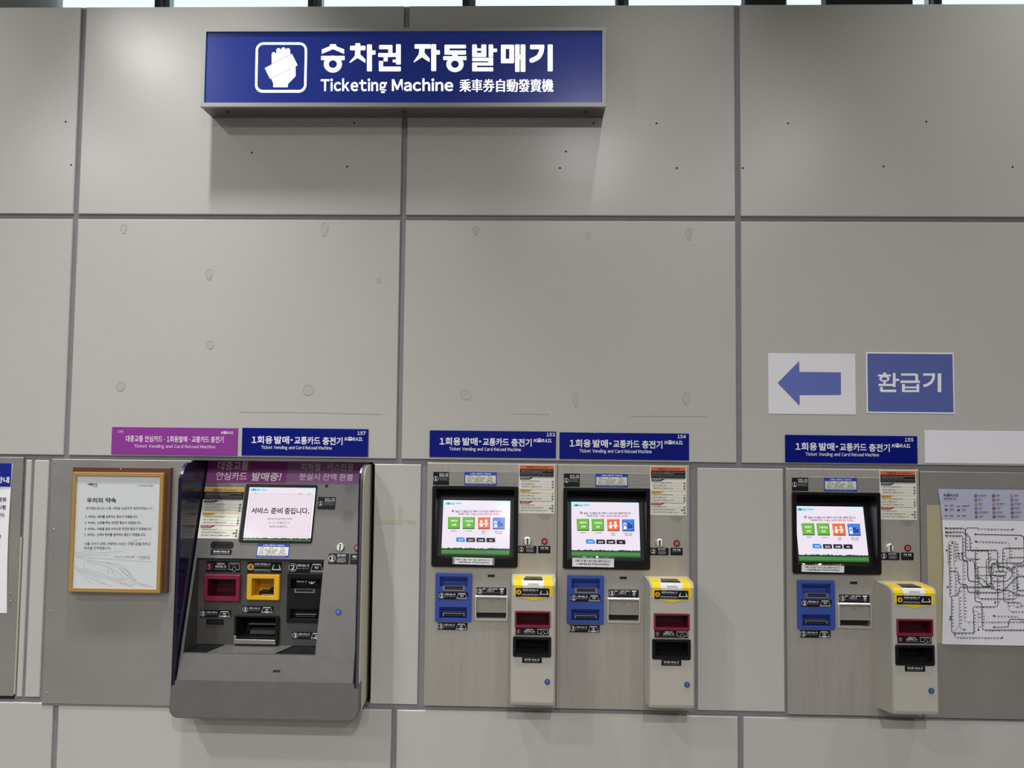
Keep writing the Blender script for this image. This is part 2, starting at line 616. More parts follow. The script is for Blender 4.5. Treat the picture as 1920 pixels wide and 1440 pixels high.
def partition():
    w = struct(bpy.data.objects.new('wall_middle', None))
    COL.objects.link(w)
    b = Mesh()
    b.box(-6, 9, -0.30, -0.19, 0, ZT - 0.012, 'hall')
    b.build('wall_core', w)
    # sealant in the joints
    xs = [-1.2 * 2 + 1.2 * i for i in range(8)]
    for x in xs:
        for z0, z1 in ((ZB - J, ZT), (0.0, ZC + J)):
            s = Mesh()
            s.box(x - J - .002, x + J + .002, -0.05, -0.007, z0, z1 - (0.004 if z1 == ZT else 0), 'joint')
            s.build('joint_sealant', w)
    for x0, x1, z0, z1 in ((-2.4, 6.0, ZA - J, ZA + J), (-2.4, .4590, ZB - J, ZB + J), (.4590, 1.1075, 1.5205, ZB + J), (1.1075, 6.0, ZB - J, ZB + J), (-2.4, 6.0, ZC - J, ZC + J)):
        s = Mesh()
        s.box(x0, x1, -0.05, -0.008, z0 - (.002 if z0 != 1.5205 else 0), z1 + .002, 'joint')
        s.build('joint_sealant', w)
    for x0, x1 in ((-0.152, -0.144), (-0.123, -0.1135), (-0.060, -0.049), (1.281, 1.3045), (2.2245, 2.2525), (2.5525, 2.5610), (1.7625, 1.7645)):
        s = Mesh()
        s.box(x0, x1, -0.05, -0.006, ZC, ZB, 'joint' if x0 < 1.7 or x0 > 1.8 else 'black_matte')
        s.build('joint_sealant', w)
    panels = {}

    def panel(x0, x1, z0, z1):
        p = Mesh()
        p.box(x0, x1, -0.03, 0.0, z0, z1, 'panel', 0.0022)
        return p.build('panel', w)
    for i in range(7):
        x0, x1 = xs[i] + J, xs[i + 1] - J
        panels[i, 0] = panel(x0, x1, ZA + J, ZT)
        panels[i, 1] = panel(x0, x1, ZB + J, ZA - J)
        panel(x0, x1, 0.10, ZC - J)
    panel(-0.1435, -0.1235, ZC + J, ZB - J)
    panel(-0.1130, -0.0605, ZC + J, ZB - J)
    pm = panel(1.1150, 1.2805, ZC + J, ZB - J)
    panel(2.2530, 2.5520, ZC + J, ZB - J)
    panel(-2.4, -1.05, ZC + J, ZB - J)
    panel(4.3, 6.0, ZC + J, ZB - J)
    # dried glue, scuffs and screw holes on the panels
    rnd = random.Random(3)

    def blob(par, x, z, r, tail=0.0, sx=1.0, m='stain', nm='glue_stain'):
        a = Mesh(d0=0.0001)
        n = 28
        ph = rnd.uniform(0, 6)
        pts = []
        for i in range(n):
            t = 2 * PI * i / n
            rad = r * (1 + 0.06 * math.sin(2 * t + ph) + 0.02 * rnd.uniform(-1, 1))
            zz = rad * math.sin(t)
            if tail and math.sin(t) < -0.9:
                zz -= tail
            pts.append((x + sx * rad * math.cos(t), z + zz))
        a.poly(pts, m, 1)
        a.outline(pts, [(x + (px - x) * .90, z + (pz - z) * .90) for px, pz in pts], 'scuff2', 2)
        a.build(nm, par)
    P1, P2 = panels[2, 1], panels[3, 1]
    for x, z, r, tl in ((.1804, 2.360, .014, .008), (.9154, 2.3641, .017, .014), (.4994, 2.1934, .016, .006), (.5113, 1.9348, .015, 0), (.1902, 1.7819, .017, 0), (.8706, 1.7754, .021, 0), (1.1151, 2.1723, .009, 0)):
        blob(P1, x, z, r, tl, 0.9)
    for x, z, r, tl, sx in ((1.4632, 2.3584, .013, .007, .9), (2.2248, 2.3512, .015, .012, .9), (1.4356, 1.7643, .018, 0, 1.1), (1.825, 1.7517, .022, .006, .42), (2.2152, 1.7629, .017, .01, .8), (1.8656, 2.3395, .012, 0, .8)):
        blob(P2, x, z, r, tl, sx)
    for par, pts in ((P1, [(.6221, 1.6948), (.9, 1.6945), (1.1358, 1.6911)]), (P2, [(1.6044, 1.6983), (1.7318, 1.6971)]), (P2, [(2.0181, 1.6937), (2.288, 1.6952)])):
        a = Mesh(d0=0.0001)
        a.stroke(pts, 0.0022, 'scuff', 1, False)
        a.build('scuff_line', par)
    for x, z in [(.6427, 2.6391), (1.0153, 2.75), (.9934, 2.5884), (1.884, 2.7483), (2.11, 2.7483), (1.7848, 2.6444), (1.7641, 2.5839), (2.1824, 2.5846), (2.5799, 2.7485), (2.4178, 2.585), (2.9156, 2.5917), (3.0684, 2.7544), (3.3679, 2.5906), (-.0503, 2.7538), (-.0239, 2.5926)]:
        a = Mesh(d0=0.0001)
        a.disc(x, z, 0.0036, 'hole', 1, 10)
        a.build('screw_hole', panels[int(math.floor((x + 2.4) / 1.2)), 0])
    a = Mesh(d0=0.0001)
    a.poly([(1.2035, 1.366), (1.2125, 1.3655), (1.213, 1.318), (1.204, 1.317)], 'tape')
    a.poly([(1.1385, 1.3175), (1.2180, 1.3170), (1.2178, 1.3050), (1.138, 1.3055)], 'tape')
    a.poly([(1.2200, 1.3175), (1.262, 1.3175), (1.262, 1.3150), (1.22, 1.3150)], 'tape')
    a.poly([(1.236, 1.3115), (1.266, 1.3110), (1.266, 1.3060), (1.236, 1.3070)], 'tape')
    a.build('tape_residue', pm)


partition()


# ================================================================== light-box sign over the machines
def big_sign():
    X0, X1, Z0, Z1 = 0.4925, 1.9187, 2.7670, 3.0512
    bx, bz = (X0 + X1) / 2, Z0
    t = thing('lightbox_sign', 'long blue lightbox sign with white lettering and hand pictogram, high on the panelled wall', 'sign', (bx, 0, bz))
    P = lambda x, d, z: (x - bx, -d, z - bz)
    h = Mesh(P)
    h.box(X0 + .001, X1 - .001, 0.0, 0.088, Z0 + .001, Z1 - .001, 'grey_metal')
    h.build('housing', t)
    f = Mesh(P)
    f.frame(rr(X0, X1, Z0, Z1), rr(X0 + .0128, X1 - .0138, Z0 + .0150, Z1 - .0122), 0.086, 0.100, 0.090, 'alu', 0.001)
    f.build('trim_frame', t)
    f = Mesh(P)
    f.box(X0 + .012, X1 - .012, 0.088, 0.0940, Z0 + .012, Z1 - .011, 'sign_face')
    f.build('face_panel', t)
    # pictogram: hand holding a ticket
    g = bil((.6638, 3.0191), (.8919, 3.0185), (.6698, 2.807), (.897, 2.8069), 1571, 1440)
    a = Mesh(P, g, 0.094)

    def sk(x0, x1, y0, y1, r):   # slightly leaning rounded square
        return [(x + (720 - y) * 0.019, y) for x, y in rr(x0, x1, y0, y1, r, 6)]
    a.outline(sk(108, 1372, 115, 1350, 190), sk(165, 1316, 172, 1285, 135), 'sign_white', 1)

    def fing(x0, x1, yt, yb):
        r = (x1 - x0) / 2
        return [(x0, yb), (x1, yb)] + [((x0 + x1) / 2 + r * math.cos(q), yt + r - r * math.sin(q)) for q in [PI * i / 10 for i in range(11)]]
    a.poly(fing(512, 618, 355, 640), 'sign_white', 1)
    a.poly(fing(626, 735, 258, 600), 'sign_white', 1)
    a.poly(fing(746, 850, 238, 560), 'sign_white', 1)
    a.poly(fing(860, 962, 258, 520), 'sign_white', 1)
    a.poly([(340, 750), (985, 402), (1010, 405), (1140, 665), (1130, 695), (1090, 690), (1060, 800), (470, 1010)], 'sign_white', 1)
    a.poly([(490, 990), (960, 780), (985, 700), (1050, 655), (1095, 680), (1098, 930), (1080, 965), (920, 1125), (900, 1170), (905, 1215), (550, 1215), (548, 1110)], 'sign_white', 1)
    a.stroke([(525, 650), (960, 415)], 13, 'sign_line', 2, False)
    a.stroke([(490, 1003), (962, 772)], 13, 'sign_line', 2, False)
    a.stroke([(962, 865), (962, 772), (985, 700), (1040, 660), (1090, 655)], 11, 'sign_line', 2, False)
    a.build('pictogram', t)
    # lettering, heavy rounded strokes
    g = bil((.8919, 3.0185), (1.776, 3.0161), (.8972, 2.7973), (1.7775, 2.7968), 1920, 470)
    a = Mesh(P, g, 0.094)
    w, L = 'sign_white', 1

    def bar(x0, y0, x1, y1):
        a.poly(rr(x0, x1, y0, y1, 5, 2), w, L)

    def arc(pts, wd):
        a.stroke(pts, wd, w, L)
    a.poly([(118, 50), (162, 50), (166, 66), (226, 90), (226, 124), (140, 88), (54, 124), (54, 90), (114, 66)], w, L)
    bar(48, 140, 230, 172)
    a.outline([(139 + 70 * math.cos(q), 203 + 65 * math.sin(q)) for q in [2 * PI * i / 28 for i in range(28)]], [(139 + 32 * math.cos(q), 203 + 30 * math.sin(q)) for q in [2 * PI * i / 28 for i in range(28)]], w, L)
    a.build('korean_letter', t)
    a = Mesh(P, g, 0.094)
    bar(312, 42, 350, 66)
    bar(272, 62, 390, 96)
    a.poly([(312, 90), (352, 90), (350, 128), (390, 166), (390, 194), (330, 156), (270, 194), (268, 186), (308, 140)], w, L)
    bar(402, 52, 440, 258)
    bar(436, 98, 468, 130)
    a.build('korean_letter', t)
    a = Mesh(P, g, 0.094)
    bar(496, 56, 598, 88)
    bar(566, 60, 598, 118)
    bar(488, 118, 636, 148)
    bar(530, 140, 562, 182)
    bar(600, 168, 640, 190)
    bar(626, 50, 662, 206)
    bar(494, 178, 526, 258)
    bar(494, 222, 662, 258)
    a.build('korean_letter', t)
    a = Mesh(P, g, 0.094)
    bar(768, 50, 892, 84)
    a.poly([(806, 78), (846, 78), (844, 116), (884, 160), (882, 188), (826, 150), (764, 190), (762, 182), (800, 128)], w, L)
    bar(896, 50, 934, 256)
    bar(930, 96, 962, 130)
    a.build('korean_letter', t)
    a = Mesh(P, g, 0.094)
    bar(998, 54, 1162, 82)
    bar(998, 54, 1036, 128)
    bar(998, 98, 1162, 130)
    bar(988, 142, 1166, 172)
    bar(1058, 120, 1098, 150)
    a.outline([(1078 + 66 * math.cos(q), 204 + 60 * math.sin(q)) for q in [2 * PI * i / 28 for i in range(28)]], [(1078 + 30 * math.cos(q), 204 + 28 * math.sin(q)) for q in [2 * PI * i / 28 for i in range(28)]], w, L)
    a.build('korean_letter', t)
    a = Mesh(P, g, 0.094)
    bar(1210, 52, 1246, 148)
    bar(1280, 52, 1318, 148)
    bar(1214, 82, 1316, 100)
    bar(1210, 116, 1318, 148)
    bar(1336, 52, 1370, 150)
    bar(1366, 84, 1400, 110)
    bar(1210, 154, 1368, 180)
    bar(1334, 154, 1370, 212)
    bar(1210, 190, 1370, 214)
    bar(1210, 190, 1246, 258)
    bar(1210, 228, 1370, 258)
    a.build('korean_letter', t)
    a = Mesh(P, g, 0.094)
    bar(1430, 54, 1466, 196)
    bar(1494, 54, 1530, 196)
    bar(1430, 54, 1530, 86)
    bar(1430, 162, 1530, 196)
    bar(1538, 52, 1572, 262)
    bar(1566, 132, 1590, 166)
    bar(1580, 52, 1616, 262)
    a.build('korean_letter', t)
    a = Mesh(P, g, 0.094)
    bar(1652, 54, 1760, 88)
    a.stroke([(1742, 72), (1736, 112), (1718, 146), (1690, 164), (1664, 174)], 36, w, L)
    bar(1786, 52, 1824, 258)
    a.build('korean_letter', t)
    a = Mesh(P, g, 0.094)
    a.text('Ticketing', 46, 438, 556, 312, w, 1, 0.026, 4)
    a.text('Machine', 594, 410, 1064, 312, w, 1, 0.026, 4)
    a.build('latin_lettering', t)
    a = Mesh(P, g, 0.094)
    for q in (0, 5):
        a.text('乘車券自動發賣機', 1112 + q, 416, 1825 + q, 318, w, 1 + q * .04, 0.0, 3)
    a.build('chinese_lettering', t)
    for x, r in ((0.570, 0), (1.205, 1), (1.85, 1)):
        s = Mesh(P)
        n = 12
        lo = [(x + 0.007 * math.cos(2 * PI * i / n), 0.052 + 0.007 * math.sin(2 * PI * i / n)) for i in range(n)]
        s.loft([[(u, v, Z0 + 0.002) for u, v in lo], [(u, v, Z0 - 0.0025) for u, v in lo]], 'dark_duct', True, True)
        s.build('fixing_screw', t)


big_sign()


# ================================================================== number signs above the machines
def number_sign(x0, x1, z0, z1, num, label, purple=False):
    bx = (x0 + x1) / 2
    t = thing('machine_header_sign', label, 'sign', (bx, 0, z0), 'header signs above the ticket machines')
    P = lambda x, d, z: (x - bx, -d, z - z0)
    p = Mesh(P)
    mm = 'sign_purple' if purple else 'sign_blue'
    p.box(x0, x1, 0.0, 0.0035, z0, z1, mm, 0.0006)
    p.build('sign_plate', t)
    o = x0 - 1.3093
    zo = z0 - 1.5425
    a = Mesh(P, None, 0.0035)
    if purple:
        a.text('대중교통 안심카드 · 1회용발매 · 교통카드 충전기', .2182, 1.5840, .5716, 1.6068, 'hd_text', 1, 0.012, 2)
        a.text('Ticket Vending and Card Reload Machine', .2491, 1.5605, .5431, 1.5757, 'hd_text', 1, 0.0, 2)
        a.text('156', .1871, 1.6165, .2080, 1.6245, 'hd_text', 1, 0, 2)
        logo(a, .5616, 1.6160, .6079, 1.6262, 'hd_text', mm, 1)
    else:
        a.text('1회용', 1.3447 + o, 1.5846 + zo, 1.4195 + o, 1.6124 + zo, 'white', 1, 0.022, 3)
        a.text('발매', 1.4260 + o, 1.5846 + zo, 1.4795 + o, 1.6124 + zo, 'white', 1, 0.022, 3)
        a.rect(1.4848 + o, 1.5960 + zo, 1.4918 + o, 1.6020 + zo, 'white', 1)
        a.text('교통카드', 1.4980 + o, 1.5838 + zo, 1.5905 + o, 1.6116 + zo, 'white', 1, 0.022, 3)
        a.text('충전기', 1.5990 + o, 1.5828 + zo, 1.6707 + o, 1.6106 + zo, 'white', 1, 0.022, 3)
        a.text('Ticket Vending and Card Reload Machine', 1.3796 + o, 1.5628 + zo, 1.6330 + o, 1.5783 + zo, 'white', 1, 0.012, 3)
        a.text(num, 1.7232 + o, 1.6195 + zo, 1.7528 + o, 1.6320 + zo, 'white', 1, 0.02, 3)
        logo(a, 1.6775 + o, 1.5985 + zo, 1.7443 + o, 1.6125 + zo, 'white', mm, 1)
    a.build('lettering', t)


number_sign(.1660, .6215, 1.5395, 1.6370, '156', 'purple header sign with faded white lettering above the framed notice board', True)
number_sign(.6375, 1.0902, 1.5405, 1.6385, '157', 'blue header sign numbered 157 above the projecting old machine')
number_sign(1.3093, 1.7570, 1.5425, 1.6365, '153', 'blue header sign numbered 153 above the left machine of the pair')
number_sign(1.7693, 2.2240, 1.5405, 1.6345, '154', 'blue header sign numbered 154 above the right machine of the pair')
number_sign(2.5590, 3.0160, 1.5380, 1.6340, '155', 'blue header sign numbered 155 above the rightmost machine')


# ================================================================== stickers shared by the machines
def sticker(P, d, x0, x1, z0, z1, m='sticker_black', r=0.002):
    a = Mesh(P, None, d + 0.0006)
    a.slab(rr(x0, x1, z0, z1, r, 3), d, d + 0.0006, m)
    return a


def badge(a, cx, cz, r, n, ring_m='white', fill=None, txt='white', L=1):
    if fill:
        a.disc(cx, cz, r, fill, L)
    else:
        a.ring(cx, cz, r, r * 0.90, ring_m, L)
    h = r * 0.62
    v = glyphs(n, 0.03, 2)
    wd = (v[3] - v[2]) / (v[5] - v[4]) * 2 * h
    a.text(n, cx - wd / 2, cz - h, cx + wd / 2, cz + h, txt, L + 1, 0.03, 2)


def won_icon(a, x0, x1, z0, z1, arrow=False):
    w, h = x1 - x0, z1 - z0
    a.stroke([(x0 + .2 * w, z1), (x0, z0), (x1, z0), (x1 - .2 * w, z1)], w * .035, 'white_dim', 1, False, False)
    a.poly([(x0, z0), (x1, z0), (x1 - .06 * w, z0 + .22 * h), (x0 + .06 * w, z0 + .22 * h)], 'grey_ink', 1)
    a.rect(x0 + .18 * w, z1 - .14 * h, x1 - .18 * w, z1, 'white', 2)
    a.text('₩', x0 + .34 * w, z0 + .38 * h, x0 + .66 * w, z0 + .72 * h, 'white', 2, 0.02, 1)
    if arrow:
        a.stroke([(x0 + .30 * w, z0 + .22 * h), (x0 + .5 * w, z0), (x0 + .70 * w, z0 + .22 * h)], w * .07, 'white', 3, False)
        a.stroke([(x0 + .5 * w, z0), (x0 + .5 * w, z0 + .36 * h)], w * .06, 'white', 3, False)


def st_note(P, d, x0, x1, z0, z1, n, l1, l2, arrow):
    a = sticker(P, d, x0, x1, z0, z1)
    w, h = x1 - x0, z1 - z0
    badge(a, x0 + .10 * w, z0 + .5 * h, .38 * h, n)
    a.text(l1, x0 + .22 * w, z0 + .56 * h, x0 + .57 * w, z0 + .82 * h, 'white', 1, 0.02, 1)
    a.text(l2, x0 + .22 * w, z0 + .36 * h, x0 + .57 * w, z0 + .48 * h, 'white_dim', 1, 0.0, 1)
    won_icon(a, x0 + .61 * w, x0 + .97 * w, z0 + .10 * h, z0 + .86 * h, arrow)
    return a


def st_card(P, d, x0, x1, z0, z1):
    a = sticker(P, d, x0, x1, z0, z1)
    w, h = x1 - x0, z1 - z0
    badge(a, x0 + .085 * w, z0 + .5 * h, .33 * h, '5', 'pink_ink', None, 'pink_ink')
    a.ring(x0 + .085 * w, z0 + .5 * h, .33 * h, .28 * h, 'pink_ink', 1)
    a.text('교통카드', x0 + .30 * w, z0 + .66 * h, x0 + .54 * w, z0 + .86 * h, 'white', 1, 0.02, 1)
    a.text('충전하는 곳', x0 + .26 * w, z0 + .40 * h, x0 + .58 * w, z0 + .62 * h, 'white', 1, 0.02, 1)
    a.text('Recharge card here', x0 + .24 * w, z0 + .20 * h, x0 + .60 * w, z0 + .33 * h, 'white_dim', 1, 0.0, 1)
    a.outline(rr(x0 + .66 * w, x0 + .97 * w, z0 + .22 * h, z0 + .88 * h, .01 * w, 2), rr(x0 + .673 * w, x0 + .957 * w, z0 + .27 * h, z0 + .83 * h, .008 * w, 2), 'white_dim', 1)
    a.text('교통카드', x0 + .71 * w, z0 + .68 * h, x0 + .92 * w, z0 + .80 * h, 'white_dim', 1, 0.01, 1)
    a.poly([(x0 + (.82 + .055 * math.cos(q)) * w, z0 + (.32 + .24 * math.sin(q)) * h) for q in [2 * PI * i / 14 for i in range(14)]], 'sticker_black', 2)
    a.outline([(x0 + (.82 + .055 * math.cos(q)) * w, z0 + (.32 + .24 * math.sin(q)) * h) for q in [2 * PI * i / 14 for i in range(14)]],
              [(x0 + (.82 + .045 * math.cos(q)) * w, z0 + (.32 + .20 * math.sin(q)) * h) for q in [2 * PI * i / 14 for i in range(14)]], 'white_dim', 3)
    return a


def st_id(P, d, x0, x1, z0, z1):
    a = sticker(P, d, x0, x1, z0, z1)
    w, h = x1 - x0, z1 - z0
    badge(a, x0 + .09 * w, z0 + .52 * h, .30 * h, '4', 'amber', 'amber', 'black_ink')
    a.text('신분증 올려놓는 곳', x0 + .20 * w, z0 + .70 * h, x0 + .67 * w, z0 + .88 * h, 'white', 1, 0.02, 1)
    a.text('Put your ID card here', x0 + .22 * w, z0 + .55 * h, x0 + .64 * w, z0 + .65 * h, 'white_dim', 1, 0.0, 1)
    a.text('사진면을 아래로 향해 주십시오', x0 + .18 * w, z0 + .21 * h, x0 + .67 * w, z0 + .34 * h, 'white', 1, 0.01, 1)
    a.text('Place the photo side downward', x0 + .16 * w, z0 + .07 * h, x0 + .70 * w, z0 + .16 * h, 'white_dim', 1, 0.0, 1)
    X0, X1, Z0, Z1 = x0 + .71 * w, x0 + .98 * w, z0 + .28 * h, z0 + .76 * h
    if h > 0:
        a.poly([(X0, Z0), (X1, Z0), (X1 - .05 * w, Z1), (X0 + .05 * w, Z1)], 'white', 2)
        a.poly([(X0 + .03 * w, Z0 + .08 * h), (X1 - .03 * w, Z0 + .08 * h), (X1 - .06 * w, Z1), (X0 + .06 * w, Z1)], 'grey_ink', 3)
        a.poly([(X0 + .05 * w, Z0 + .10 * h), (X1 - .05 * w, Z0 + .10 * h), (X1 - .07 * w, Z1 + .02 * h), (X0 + .07 * w, Z1 + .02 * h)], 'sticker_black', 4)
    return a


def st_one(P, d, x0, x1, z0, z1):
    a = sticker(P, d, x0, x1, z0, z1)
    w, h = x1 - x0, z1 - z0
    badge(a, x0 + .17 * w, z0 + .48 * h, .19 * h, '1')
    a.text('목적지 · 운임', x0 + .38 * w, z0 + .79 * h, x0 + .94 * w, z0 + .90 * h, 'white', 1, 0.02, 1)
    a.text('충전금액 선택', x0 + .38 * w, z0 + .64 * h, x0 + .94 * w, z0 + .76 * h, 'white', 1, 0.02, 1)
    for k, s_ in enumerate(('Select destination fare', 'and the amount', 'to be charged')):
        a.text(s_, x0 + .38 * w, z0 + (.53 - .09 * k) * h, x0 + (.95 - .08 * (k == 1)) * w, z0 + (.59 - .09 * k) * h, 'white_dim', 1, 0, 1)
    return a


def st_fare(P, d, x0, x1, z0, z1):
    a = sticker(P, d, x0, x1, z0, z1, 'fare_blue', 0.0025)
    w, h = x1 - x0, z1 - z0
    u = lambda s_: x0 + s_ * w
    v = lambda s_: z0 + s_ * h
    a.rect(u(.03), v(.14), u(.97), v(.74), 'sticker_white', 1)
    a.text('1회용 교통카드 이용안내', u(.18), v(.80), u(.82), v(.93), 'white', 1, 0.02, 1)
    a.text('문의 : 역무실 또는 직원 호출 버튼을 눌러 주십시오', u(.08), v(.03), u(.90), v(.09), 'white_dim', 1, 0, 1)
    for q in (.60, .44, .30):
        a.rect(u(.05), v(q), u(.95), v(q + .012), 'grey_ink', 2)
    for q in (.25, .61):
        a.rect(u(q), v(.17), u(q + .006), v(.72), 'grey_ink', 2)
    rows = (('구 분', '운 임', '비 고'), ('1구간', '구간운임+보증금', '500원'), ('환 급', '보증금 환급', '환급기'), ('유효기간', '당일에 한해 사용', '분실시 재구매'))
    for k, row in enumerate(rows):
        z = (.63, .48, .335, .19)[k]
        for c, (p0, p1) in enumerate(((.07, .23), (.28, .59), (.64, .93))):
            ins = .05 if k == 0 and c else .03 if c == 0 and k in (0, 2) else .0
            a.text(row[c], u((p0 + p1) / 2), v(z), None, v(z + .085), 'black_ink', 2, 0.02, 1, 0, 'c', 1.25 if k == 3 else 1.5)
    return a


def st_instr(P, d, x0, x1, z0, z1, top='orange', border=True):
    a = sticker(P, d, x0, x1, z0, z1, 'sticker_white', 0.003)
    w, h = x1 - x0, z1 - z0
    u = lambda s_: x0 + s_ * w
    v = lambda s_: z1 - s_ * h
    e = .025 if border else 0.0
    a.rect(u(e), v(.09), u(1 - e), v(.012), top, 1)
    a.text('사용안내', u(.20), v(.078), u(.45), v(.032), 'black_ink', 2, 0.025, 1)
    a.text('Instructions', u(.49), v(.072), u(.82), v(.036), 'black_ink', 2, 0.02, 1)
    a.rect(u(e), v(.245), u(1 - e), v(.09), 'sticker_black', 1)
    for k, s_ in enumerate(('지하철을 이용하실 고객은 교통카드를 구입 또는 충전하여 사용하십시오', '1회용 교통카드는 도착역에서 보증금을 환급 받으십시오', 'Passengers should purchase or recharge their transit card before boarding the train', 'Deposit of the single journey card is refunded at the machine of arrival station')):
        a.text(s_, u(.05), v(.13 + .03 * k), u((.95, .66, .96, .96)[k]), v(.112 + .03 * k), 'white_dim', 2, 0.01 if k < 2 else 0, 1)
    for y0, m_, tx, tm, t2 in ((.255, 'sticker_black', '1회용 교통카드 발매', 'white', 'Single journey ticket'), (.505, 'amber', '우대용 교통카드 발매', 'black_ink', 'Preferential ticket'), (.745, 'crimson', '교통카드 충전', 'white', 'Recharge card')):
        y1 = y0 + .055
        a.poly([(u(.04), v(y1)), (u(.28), v(y1)), (u(.41), v(y0 + .008)), (u(.96), v(y0 + .008)), (u(.96), v(y0)), (u(.04), v(y0))], m_, 1)
        a.text(tx, u(.06), v(y0 + .030), u(.30), v(y0 + .010), tm, 2, 0.015, 1)
        a.text(t2, u(.06), v(y0 + .048), u(.26), v(y0 + .036), tm, 2, 0, 1)
    L = [('목적지 또는 구간운임을 선택 하십시오', 'Select your destination or fare from the displayed map', .345, .56, .80, '1'),
         ('동전 또는 지폐를 넣으십시오', 'Insert coins or bills', .405, .42, .50, '2'),
         ('1회용 교통카드와 거스름돈을 가져 가십시오', 'Take your ticket and change', .460, .62, .62, '3'),
         ('신분증 또는 복지카드를 올려 놓으십시오', 'Put your ID card on the reader', .590, .60, .58, '4'),
         ('동전 또는 지폐를 넣으십시오', 'Insert coins or bills', .648, .42, .50, '2'),
         ('우대용 교통카드와 거스름돈을 가져 가십시오', 'Take your ticket and change', .705, .64, .62, '3'),
         ('교통카드를 올려 놓으십시오', 'Put your card on the reader', .838, .42, .50, '5'),
         ('충전금액을 선택한 후 현금을 투입하여 주십시오', 'Select the amount and insert money', .893, .68, .60, '12'),
         ('충전이 완료된 후 교통카드 및 거스름돈을 가져 가십시오', 'Take your card after charge', .948, .78, .66, '3')]
    for s_, e_, y, w1, w2, n in L:
        a.text(s_, u(.08), v(y + .002), u(.08 + w1 * .92), v(y - .022), 'black_ink', 1, 0.02, 1)
        a.text(e_, u(.08), v(y + .022), u(.08 + w1 * .80), v(y + .009), 'grey_ink', 1, 0, 1)
        x_ = .08 + w1 * .92 + .04
        if x_ < .86:
            a.rect(u(x_), v(y + .001), u(.89), v(y - .002), 'grey_ink', 1)
        ks = list(n)
        for q, c in enumerate(ks):
            cx = u(.945 - .065 * (len(ks) - 1 - q))
            a.disc(cx, v(y), .027 * w, 'amber' if c == '4' else 'sticker_black', 2, 14)
            gl = glyphs(c, 0.02, 1)
            hh = .016 * w
            ww = (gl[3] - gl[2]) / (gl[5] - gl[4]) * hh
            a.text(c, cx - ww, v(y) - hh, cx + ww, v(y) + hh, 'black_ink' if c == '4' else 'white', 3, .02, 1)
    return a


def st_receipt(P, d, x0, x1, z0, z1):
    a = sticker(P, d, x0, x1, z0, z1)
    w, h = x1 - x0, z1 - z0
    a.text('영수증 나오는 곳', x0 + .12 * w, z0 + .45 * h, x0 + .88 * w, z0 + .82 * h, 'white', 1, 0.02, 1)
    a.text('Receipt will be issued here', x0 + .12 * w, z0 + .18 * h, x0 + .88 * w, z0 + .36 * h, 'white_dim', 1, 0, 1)
    return a


def st_coin(P, d, x0, x1, z0, z1):
    a = sticker(P, d, x0, x1, z0, z1)
    w, h = x1 - x0, z1 - z0
    badge(a, x0 + .17 * w, z0 + .52 * h, .34 * h, '2')
    a.text('동전 투입구', x0 + .42 * w, z0 + .74 * h, x0 + .84 * w, z0 + .93 * h, 'white', 1, 0.02, 1)
    a.text('Insert coins here', x0 + .42 * w, z0 + .60 * h, x0 + .84 * w, z0 + .70 * h, 'white_dim', 1, 0, 1)
    for k, s_ in enumerate(('10', '50', '100', '500')):
        cx = x0 + (.50 + .09 * k) * w
        a.disc(cx, z0 + .36 * h, .17 * h, 'sticker_black', 2 + 2 * k, 14)
        a.ring(cx, z0 + .36 * h, .17 * h, .14 * h, 'white_dim', 3 + 2 * k, 14)
        a.text(s_, cx - .09 * h, z0 + .31 * h, cx + .09 * h, z0 + .41 * h, 'white_dim', 3 + 2 * k, 0, 1)
    return a


def st_staff(P, d, x0, x1, z0, z1):
    a = sticker(P, d, x0, x1, z0, z1)
    w, h = x1 - x0, z1 - z0
    a.text('직원 호출', x0 + .18 * w, z0 + .62 * h, x0 + .82 * w, z0 + .86 * h, 'white', 1, 0.02, 1)
    a.text('Call personnel', x0 + .14 * w, z0 + .44 * h, x0 + .86 * w, z0 + .56 * h, 'white_dim', 1, 0, 1)
    return a


def st_change(P, d, x0, x1, z0, z1):
    a = sticker(P, d, x0, x1, z0, z1)
    w, h = x1 - x0, z1 - z0
    badge(a, x0 + .105 * w, z0 + .5 * h, .36 * h, '3')
    a.text('동전 / 1회용 교통카드', x0 + .20 * w, z0 + .70 * h, x0 + .72 * w, z0 + .92 * h, 'white', 1, 0.02, 1)
    a.text('나오는 곳', x0 + .34 * w, z0 + .45 * h, x0 + .58 * w, z0 + .66 * h, 'white', 1, 0.02, 1)
    a.text('Coins, Single journey cards will come out', x0 + .21 * w, z0 + .28 * h, x0 + .76 * w, z0 + .39 * h, 'white_dim', 1, 0, 1)
    cx = x0 + .85 * w
    a.poly([(cx - .08 * w, z0 + .90 * h), (cx + .08 * w, z0 + .90 * h), (cx + .07 * w, z0 + .72 * h), (cx - .07 * w, z0 + .72 * h)], 'white', 1)
    a.stroke([(cx - .05 * w, z0 + .56 * h), (cx, z0 + .44 * h), (cx + .05 * w, z0 + .56 * h)], .02 * w, 'white', 2, False)
    a.stroke([(cx, z0 + .76 * h), (cx, z0 + .46 * h)], .02 * w, 'white', 2, False)
    a.stroke([(cx - .06 * w, z0 + .34 * h), (cx, z0 + .28 * h), (cx + .06 * w, z0 + .34 * h)], .015 * w, 'white_dim', 2, False)
    a.stroke([(cx, z0 + .14 * h), (cx, z0 + .24 * h)], .03 * w, 'white_dim', 2, False)
    return a


